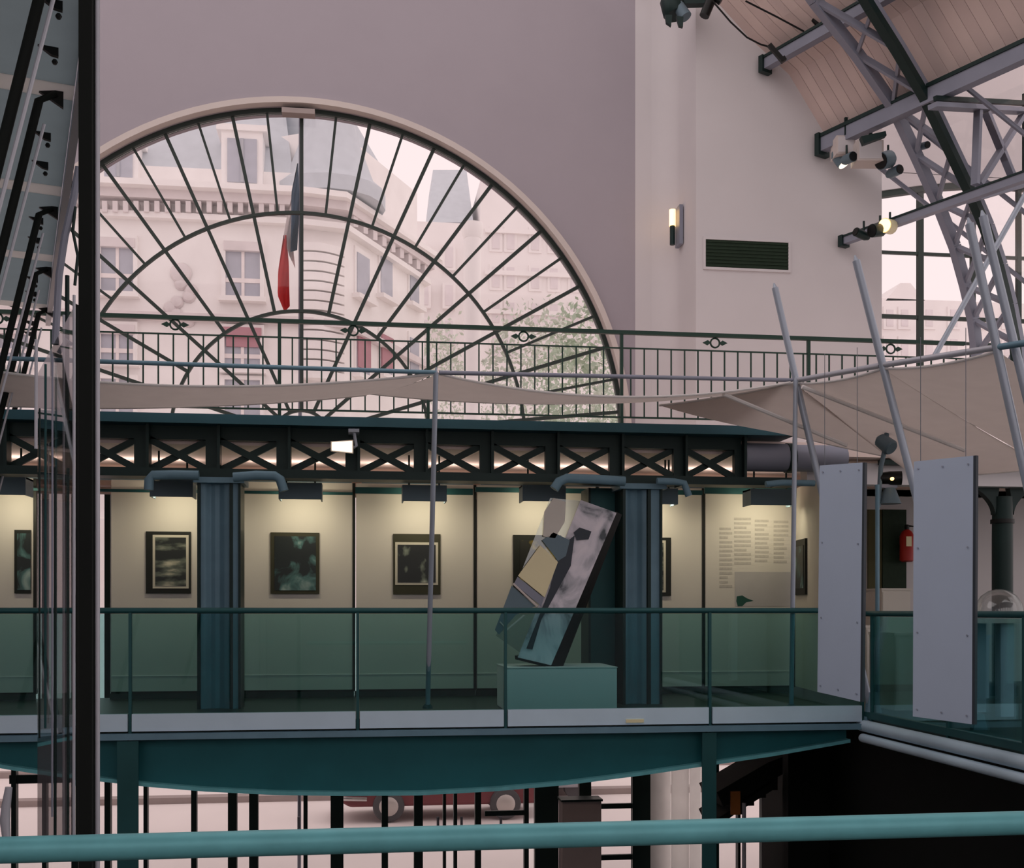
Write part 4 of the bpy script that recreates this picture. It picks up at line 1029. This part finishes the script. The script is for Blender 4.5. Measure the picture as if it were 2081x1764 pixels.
t = MB().path([atD(x, y, 6.0) for x, y in ((160, 340), (150, 400), (132, 480), (120, 560), (112, 700))], .02, 8).build('curved_strut', 'steel_grey', gp)
t = MB().path([atD(x, y, 6.0) for x, y in ((153, 420), (148, 470), (158, 520), (152, 580))], .008, 6).build('loose_cable', 'steel_dark', gp)
t = MB().path([atD(x, y, 6.0) for x, y in ((146, 700), (136, 690), (119, 718))], .012, 6).build('strut_brace', 'steel_grey', gp)
t = MB().path([atD(x, y, 4.6) for x, y in ((18, 1600), (12, 1640), (10, 1668), (16, 1738))], [.014, .018, .02, .012], 10).build('pale_post_end', 'pale_edge'); tag(t, 'pale rounded post end at the lower left corner', 'post')

# near handrail
Dn = 2.8
t = thing('near_handrail', atD(1040, 1700, Dn), 'thick teal handrail across the bottom close to the viewer', 'handrail')
yn = 2.75; a = at(-60, 1736, yn); b = at(2140, 1670, yn)
a.z = b.z = at(1040, 1700, yn).z
MB().tube((a.x, yn, a.z), (b.x, yn, a.z), .031, 20).build('tube', 'rail_teal', t)

# ================================================================== LOWER RIGHT: dark stair
st = thing('dark_stair', at(1520, 1700, 14.5), 'dark stair flight under the right gallery with lit gaps', 'stair')
Yt = 14.5
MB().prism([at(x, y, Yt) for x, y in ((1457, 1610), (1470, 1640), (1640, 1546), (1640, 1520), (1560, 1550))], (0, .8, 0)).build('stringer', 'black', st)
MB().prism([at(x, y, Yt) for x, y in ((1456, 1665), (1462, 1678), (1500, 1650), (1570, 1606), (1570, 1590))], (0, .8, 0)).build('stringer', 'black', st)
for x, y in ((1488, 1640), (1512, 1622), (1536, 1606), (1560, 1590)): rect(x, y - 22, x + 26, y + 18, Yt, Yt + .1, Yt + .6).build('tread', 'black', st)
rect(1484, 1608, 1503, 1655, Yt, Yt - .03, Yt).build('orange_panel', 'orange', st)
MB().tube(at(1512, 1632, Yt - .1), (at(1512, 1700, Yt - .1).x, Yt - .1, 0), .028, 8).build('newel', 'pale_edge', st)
lw2 = B(at(1602, 1600, 14.0).x, XE + 1, 14.0, 14.2, 0, ZD - .2).build('wall_stair', 'black'); tag(lw2, 'wall beside the dark stair coloured black for the darkness', 'wall', kind='structure')  # darkness under the gallery put into the black colour
# grey cabinet by the doors
a = at(1143, 1630, 16.2); b = at(1222, 1630, 16.2)
gc = thing('entrance_cabinet', ((a.x + b.x) / 2, 16.2, 0), 'grey box cabinet standing inside the glazed entrance', 'cabinet')
B(a.x, b.x, 16.2, 16.5, 0, a.z).build('body', 'grey_box', gc); B(a.x - .02, b.x + .02, 16.18, 16.52, a.z, a.z + .03).build('lid', 'steel_dark', gc)

# ================================================================== OUTSIDE
YX = 38.0
cb = thing('corner_building', at(600, 1400, YX), 'cream stone corner building with slate attic seen through the fan window', 'building')
xl = at(-700, 400, YX).x; xcn = at(612, 400, YX).x
zc1 = at(400, 388, YX).z; zc0 = at(400, 440, YX).z; zat = at(400, 330, YX).z; zrf = at(400, 215, YX).z
B(xl, xcn, YX, YX + 9, -.05, zc1).build('wall', 'stone', cb)
# right facade receding
pc = at(700, 700, YX + .5); pe_ = at(862, 700, YX + 6.2)
MB().prism([(pc.x, pc.y, -.05), (pe_.x, pe_.y, -.05), (pe_.x, pe_.y + 6, -.05), (xcn, YX + 9, -.05), (xcn, YX + .2, -.05)], (0, 0, zc1 + .05)).build('corner_wall', 'stone', cb)
SN = Vector((pe_.y - pc.y, -(pe_.x - pc.x), 0)).normalized()
# rounded rusticated corner: courses
zz = at(650, 770, YX).z; ztopq = at(650, 492, YX).z; nq = 14
for i in range(nq):
    z0 = zz + (ztopq - zz) * i / nq; z1 = zz + (ztopq - zz) * (i + 1) / nq - .06
    pts = []
    for j in range(7):
        t_ = j / 6; x = xcn + (pc.x - xcn) * t_; y = YX - .12 - .25 * math.sin(math.pi * t_) + .5 * t_; pts.append((x, y, z0))
    pts += [(pc.x, YX + 1.2, z0), (xcn, YX + 1.2, z0)]
    MB().prism(pts, (0, 0, z1 - z0)).build('quoin_course', 'stone', cb)
# cornice bands follow the left and right faces
def band(py0, py1, out, mt, nm):
    z1 = at(400, py0, YX).z; z0 = at(400, py1, YX).z
    B(xl, xcn, YX - out, YX + .1, z0, z1).build(nm, mt, cb)
    MB().prism([(xcn, YX - out, z0), (pc.x + .1, pc.y - out - .2, z0), (pe_.x + SN.x * out, pe_.y + SN.y * out, z0), (pe_.x, pe_.y + .4, z0), (pc.x, pc.y + .5, z0), (xcn, YX + .4, z0)], (0, 0, z1 - z0)).build(nm, mt, cb)
band(386, 398, .8, 'stone', 'cornice'); band(398, 416, .45, 'stone_grey', 'cornice_frieze'); band(440, 452, .3, 'stone', 'string_course'); band(640, 655, .25, 'stone_grey', 'string_course')
x = 150
while x < 605:
    rect(x, 417, x + 10, 439, YX, YX - .4, YX + .05).build('cornice_bracket', 'stone_grey', cb); x += 21
for u in [i / 9 for i in range(9)]:
    p = pc.lerp(pe_, u); z1 = at(400, 417, YX).z; z0 = at(400, 439, YX).z
    MB().prism([p, p + (pe_ - pc) * .05, p + (pe_ - pc) * .05 + SN * .35, p + SN * .35], (0, 0, z1 - z0)).build('cornice_bracket', 'stone_grey', cb).location.z = z0 - p.z
# attic
B(xl, xcn, YX + .5, YX + 8, zc1, zat).build('attic_wall', 'stone', cb)
MB().prism([(xl, YX + .6, zat), (xcn - .3, YX + .6, zat), (xcn - .8, YX + 3.0, zrf + 2), (xl, YX + 3.0, zrf + 2)], (0, 4, 0)).build('mansard_roof', 'slate', cb)
zt0 = at(660, 392, YX).z; tx = at(668, 300, YX).x
MB().lathe((tx, YX + 1.4, zt0), [(1.9, 0), (1.9, .5), (1.55, .8), (.95, 2.4), (.55, 4.6), (.3, 5.5)], 16).build('corner_turret', 'slate', cb)
MB().prism([pc + SN * -.3 + UP * (zc1 - pc.z), pe_ + SN * -.3 + UP * (zc1 - pe_.z), pe_ + SN * -.3 + UP * (zc1 + 2.6 - pe_.z), pc + SN * -.3 + UP * (zc1 + 2.6 - pc.z)], tuple(SN * -4)).build('attic_wall', 'stone', cb)
pp = [pc.lerp(pe_, .15), pc.lerp(pe_, .95)]
MB().prism([Vector((pp[0].x, pp[0].y, zc1 + 2.4)) - SN * .6, Vector((pp[1].x, pp[1].y, zc1 + 1.9)) - SN * .6, Vector((pp[0].x, pp[0].y, zc1 + 5.6)) - SN * 1.6], tuple(SN * -3)).build('side_roof', 'slate', cb)
# dormers
def dormer(x0, y0, x1, y1):
    d = MB(); a = at(x0 - 12, y0 - 14, YX + .2); b = at(x1 + 12, y1 + 6, YX + .2)
    o = B(a.x, b.x, YX + .15, YX + 2.2, b.z, a.z).build('dormer', 'stone', cb)
    B(a.x - .15, b.x + .15, YX + .05, YX + 2.2, a.z, a.z + .2).build('dormer_cap', 'stone', o)
    p = at(x0, y0, YX + .1); q = at(x1, y1, YX + .1); B(p.x, q.x, YX + .09, YX + .16, q.z, p.z).build('pane', 'win_grey', o)
    B((p.x + q.x) / 2 - .05, (p.x + q.x) / 2 + .05, YX + .05, YX + .1, q.z, p.z).build('window_bar', 'shutter', o)
dormer(462, 280, 522, 372); dormer(212, 300, 269, 361); dormer(-40, 300, 20, 361)
def facade_window(x0, y0, x1, y1, head, blind=None, sill=True):
    p = at(x0, y0, YX); q = at(x1, y1, YX); fr = .13
    o = MB()
    for b in ((p.x - fr, p.x, q.z, p.z), (q.x, q.x + fr, q.z, p.z), (p.x - fr, q.x + fr, p.z, p.z + fr)): o.box(b[0], b[1], YX - .14, YX + .02, b[2], b[3])
    f_ = o.build('window', 'stone', cb)
    zs = q.z + (p.z - q.z) * .32
    B(p.x, q.x, YX - .03, YX + .01, q.z, p.z).build('pane', 'win_grey', f_)
    mid = (p.x + q.x) / 2
    B(mid - .05, mid + .05, YX - .06, YX - .02, q.z, p.z).build('window_bar', 'win_white' if sill else 'shutter', f_)
    B(p.x, q.x, YX - .07, YX - .02, zs - .07, zs + .07).build('window_bar', 'win_white', f_)
    if head: B(p.x - .05, q.x + .05, YX - .2, YX - .02, p.z - .28, p.z + .02).build('blind_box', 'blind_red' if blind else 'stone_grey', f_)
    if blind: B(p.x + .05, q.x - .05, YX - .1, YX - .04, p.z - (p.z - q.z) * blind, p.z - .1).build('blind', 'blind_red', f_)
    if sill: B(p.x - .2, q.x + .2, YX - .35, YX + .02, q.z - .16, q.z).build('sill', 'stone', f_)
for (x0, y0, x1, y1, h, bl_) in ((206, 486, 272, 598, 1, None), (459, 494, 529, 608, 1, None), (206, 662, 272, 738, 1, None), (457, 668, 529, 752, 1, .45), (0, 486, 60, 598, 1, None), (0, 662, 60, 738, 1, None), (206, 770, 272, 900, 0, None), (457, 772, 529, 900, 0, None)):
    facade_window(x0, y0, x1, y1, h, bl_)
# relief between the windows
rl = at(368, 590, YX)
o = MB().lathe((rl.x, YX - .02, rl.z + .55), [(.35, 0), (.3, .12), (.12, .2)], 14, (0, -1, 0)).build('relief_medallion', 'stone_grey', cb)
for i in range(7):
    t_ = i * .9; MB().lathe((rl.x + .35 * math.sin(t_ * 1.3), YX - .02, rl.z + .2 - i * .2), [(.22, 0), (.16, .1), (.05, .14)], 10, (0, -1, 0)).build('relief_leaf', 'stone_grey', o)
# side facade windows
def side_window(u0, u1, py0, py1, red=None):
    p = pc.lerp(pe_, u0); q = pc.lerp(pe_, u1); mid = p.lerp(q, .5)
    def zof(py):
        dd = (mid - EYE).dot(FW); return E + (HY - py) * dd / F
    z1, z0 = zof(py0), zof(py1); fr = (pe_ - pc).normalized() * .12
    def slab(a, b, za, zb, out, mt, nm, par):
        return MB().prism([Vector((a.x, a.y, za)), Vector((b.x, b.y, za)), Vector((b.x, b.y, zb)), Vector((a.x, a.y, zb))], tuple(SN * out)).build(nm, mt, par)
    f_ = slab(p - fr, q + fr, z0 - .1, z1 + .2, .06, 'stone', 'window', cb)
    slab(p, q, z0, z1, .09, 'win_grey', 'pane', f_)
    if red: slab(p, q, z0 + (z1 - z0) * (1 - red), z1, .14, 'blind_red', 'blind', f_)
    slab(p - fr * 2, q + fr * 2, z0 - .25, z0 - .1, .3, 'stone', 'sill', f_)
for u0, u1 in ((.12, .26), (.4, .54)):
    side_window(u0, u1, 520, 600); side_window(u0, u1, 684, 758, .9)
side_window(.78, .9, 545, 615); side_window(.78, .9, 690, 760)

# pale building down the street
fbld = thing('far_building', at(1050, 1400, 62), 'pale overexposed building down the street behind the trees', 'building')
YV = 62.0
a = at(846, 500, YV).x; b = at(1420, 500, YV).x; c = at(905, 500, YV).x; d = at(952, 500, YV).x
B(a, b, YV, YV + 12, -.05, at(900, 452, YV).z).build('wall', 'stone_far', fbld)
B(at(975, 400, YV).x, b, YV - .3, YV + 12, -.05, at(1000, 372, YV).z).build('side_block', 'stone_far', fbld)
MB().prism([at(868, 452, YV + .2), at(880, 345, YV + 4), at(948, 345, YV + 4), at(962, 452, YV + .2)], (0, 4, 0)).build('slate_roof', 'slate', fbld)
for i, y in enumerate((500, 578, 650, 720)):
    for x in (855, 905, 1000, 1030, 1080, 1118, 1160, 1200, 1240, 1280, 1330):
        yy = y - (40 if x > 975 else 0) + (x - 850) * .03
        p = at(x, yy, YV - .35); q = at(x + 15, yy + 42, YV - .35)
        o = B(p.x - .15, q.x + .15, YV - .38, YV - .3 if x > 975 else YV, q.z - .15, p.z + .15).build('window', 'stone_far', fbld)
        B(p.x, q.x, YV - .42, YV - .375, q.z, p.z).build('pane', 'win_far', o)
for y in (470, 555, 634): 
    p = at(985, y, YV - .3); B(p.x, b, YV - .55, YV - .28, p.z - .12, p.z + .12).build('string_course', 'stone_far', fbld)
wbld = thing('hazy_building', at(1950, 1300, 70), 'very pale hazy building seen through the right arched window', 'building')
YQ = 70.0
B(at(1770, 600, YQ).x, at(2400, 600, YQ).x, YQ, YQ + 10, -.05, at(1900, 610, YQ).z).build('wall', 'stone_far', wbld)
for x in (1800, 1830, 1880, 1930, 1990, 2040):
    for y in (630, 690, 760):
        p = at(x, y, YQ); q = at(x + 14, y + 34, YQ); o = B(p.x - .2, q.x + .2, YQ - .1, YQ, q.z - .2, p.z + .2).build('window', 'stone_far', wbld)
        B(p.x, q.x, YQ - .14, YQ - .1, q.z, p.z).build('pane', 'win_far', o)
MB().prism([at(1800, 611, YQ), at(1830, 575, YQ), at(1850, 575, YQ), at(1880, 611, YQ)], (0, 6, 0)).build('roof_block', 'stone_far', wbld)

# pale column in the street
p = at(960, 1000, 30); pcx = p.x
pcl = thing('street_column', (pcx, 30, 0), 'tall pale column standing in the street right of the corner building', 'column')
r_ = 18 * 30.4 / F
MB().lathe((pcx, 30, 0), [(r_ * 1.6, 0), (r_ * 1.6, .8), (r_ * 1.15, .9), (r_, 1.3), (r_ * .97, at(960, 455, 30).z - .4)], 20).build('shaft', 'column_white', pcl)
MB().lathe((pcx, 30, at(960, 455, 30).z - .4), [(r_, 0), (r_ * 1.25, .2), (r_ * 1.2, .4)], 20).build('capital', 'column_white', pcl)

# trees
def tree(px, Y, ztop_px, rad, lab, mt, seed):
    rnd = random.Random(seed); b = at(px, 900, Y); zt_ = at(px, ztop_px, Y).z
    t = thing('street_tree', (b.x, Y, 0), lab, 'tree', 'street trees beyond the fan window')
    MB().path([(b.x, Y, 0), (b.x + .1, Y, zt_ * .35), (b.x - .1, Y, zt_ * .7)], [.22, .17, .08], 10).build('trunk', 'bark', t)
    m = MB(); h = zt_ * .55; cz = zt_ - h / 2
    for _ in range(3600):
        th_ = rnd.uniform(0, 2 * math.pi); ph = math.acos(rnd.uniform(-1, 1)); rr = rnd.uniform(.55, 1.0) ** .5 * (1 + .18 * math.sin(5 * th_ + seed) * math.sin(3 * ph))
        c = Vector((b.x + rad * rr * math.sin(ph) * math.cos(th_), Y + rad * rr * math.sin(ph) * math.sin(th_), cz + h / 2 * rr * math.cos(ph)))
        u = Vector((rnd.gauss(0, 1), rnd.gauss(0, 1), rnd.gauss(0, 1))).normalized(); v = u.cross(Vector((rnd.gauss(0, 1), rnd.gauss(0, 1), rnd.gauss(0, 1)))).normalized()
        s_ = rnd.uniform(.07, .15); m.add([c - u * s_, c + v * s_ * .5, c + u * s_, c - v * s_ * .5], [(0, 1, 2, 3)])
    f_ = m.build('foliage', mt, t); f_['kind'] = 'stuff'
tree(1230, 33, 612, 2.3, 'green leafy tree nearest the right end of the fan window', 'leaf', 1)
tree(1100, 40, 622, 2.6, 'pale green tree beside the pale street column', 'leaf_b', 2)
tree(885, 52, 648, 2.3, 'grey green tree left of the pale street column', 'leaf_b', 3)
tree(1330, 47, 600, 2.8, 'tree half hidden behind the right edge of the fan window', 'leaf', 4)

# flag
YFg = 18.3
fg = thing('flag', at(608, 780, YFg), 'hanging blue white and red flag on a staff outside the fan window', 'flag')
MB().tube((at(608, 800, YFg).x, YFg, -.02), at(611, 232, YFg), .03, 10).build('staff', 'steel_grey', fg)
def strip(poly, mt, nm, dy):
    pts = [at(x, y, YFg + dy) for x, y in poly]; m = MB()
    L_ = poly[:len(poly) // 2]; Rr = list(reversed(poly[len(poly) // 2:]))
    def fn(u, v):
        k_ = v * (len(L_) - 1); i = min(int(k_), len(L_) - 2); f_ = k_ - i
        x0 = L_[i][0] + (L_[i + 1][0] - L_[i][0]) * f_; y0 = L_[i][1] + (L_[i + 1][1] - L_[i][1]) * f_
        x1 = Rr[i][0] + (Rr[i + 1][0] - Rr[i][0]) * f_; y1 = Rr[i][1] + (Rr[i + 1][1] - Rr[i][1]) * f_
        return at(x0 + (x1 - x0) * u, y0 + (y1 - y0) * u, YFg + dy + .05 * math.sin(u * 6 + v * 5))
    m.sheet(fn, 10, 16, (0, .01, 0)); m.build(nm, mt, fg)
strip([(604, 332), (592, 392), (592, 450), (590, 512), (604, 508), (607, 450), (608, 392), (606, 332)], 'flag_blue', 'blue_band', -.1)
strip([(594, 396), (583, 440), (576, 480), (588, 520), (600, 545), (596, 505), (594, 450), (600, 396)], 'flag_white', 'white_band', 0)
strip([(576, 478), (565, 552), (564, 600), (578, 634), (589, 622), (588, 590), (587, 535), (582, 478)], 'flag_red', 'red_band', -.04)

# car
Yc_ = 23.6
w1 = at(790, 1636, Yc_); w2 = at(1020, 1636, Yc_ + .4)
car = thing('parked_car', (w1.x + 1.2, Yc_, 0), 'old maroon car with pale hubcaps parked in the street', 'car')
xa_ = w1.x - 1.0; xb_ = w1.x + 3.3; z_ = lambda v: v
prof_c = [(xa_, .42), (xa_ + .02, .75), (xa_ + .25, .92), (xa_ + 1.0, 1.0), (xa_ + 1.5, 1.45), (xa_ + 2.9, 1.45), (xa_ + 3.5, .98), (xb_ - .1, .9), (xb_, .5), (xb_ - .1, .3), (xa_ + .2, .3)]
MB().prism([(x, Yc_ + .12, z) for x, z in reversed(prof_c)], (0, 1.5, 0)).build('body', 'car_maroon', car, bevel=.06)
MB().prism([(x, Yc_ + .1, z) for x, z in ((xa_ + 1.75, 1.38), (xa_ + 2.8, 1.38), (xa_ + 3.25, 1.02), (xa_ + 1.3, 1.02))], (0, .02, 0)).build('window_glass', 'win_grey', car)
MB().path([(xa_ - .08, Yc_ + 1.4, .5), (xa_ - .12, Yc_ + .2, .5), (xa_ + .1, Yc_ + .05, .5), (xa_ + .55, Yc_ + .06, .48)], .05, 8).build('bumper', 'chrome', car)
for x in (w1.x, w1.x + 2.45):
    for yy, fc in ((Yc_ + .02, -1), (Yc_ + 1.5, 1)):
        wl = MB().lathe((x, yy, .32), [(.2, 0), (.31, .01), (.33, .06), (.33, .16), (.3, .2), (.2, .2)], 24, (0, 1, 0)).build('wheel', 'tyre', car)
        MB().lathe((x, yy + (0 if fc < 0 else .2), .32), [(.2, 0), (.16, .03), (.05, .05)], 20, (0, fc, 0)).build('hubcap', 'hubcap', wl)
car2 = thing('parked_car', at(1030, 1640, 26), 'grey car with ribbed front parked behind the maroon car', 'car')
q = at(1000, 1640, 25.7); x0 = q.x + .1
MB().prism([(x0, 25.7, .3), (x0 + 2.2, 25.7, .3), (x0 + 2.2, 25.7, 1.0), (x0 + 1.9, 25.7, 1.5), (x0 + .5, 25.7, 1.5), (x0 + .1, 25.7, 1.0)], (0, 3, 0)).build('body', 'shutter', car2, bevel=.06)
for i in range(6): B(x0 + .4, x0 + 1.4, 25.65, 25.7, .42 + i * .09, .47 + i * .09).build('grille_bar', 'chrome', car2)
for x in (x0 + .15, x0 + 1.9): MB().lathe((x, 25.8, .3), [(.3, 0), (.3, .25)], 16, (0, 1, 0)).build('wheel', 'tyre', car2)
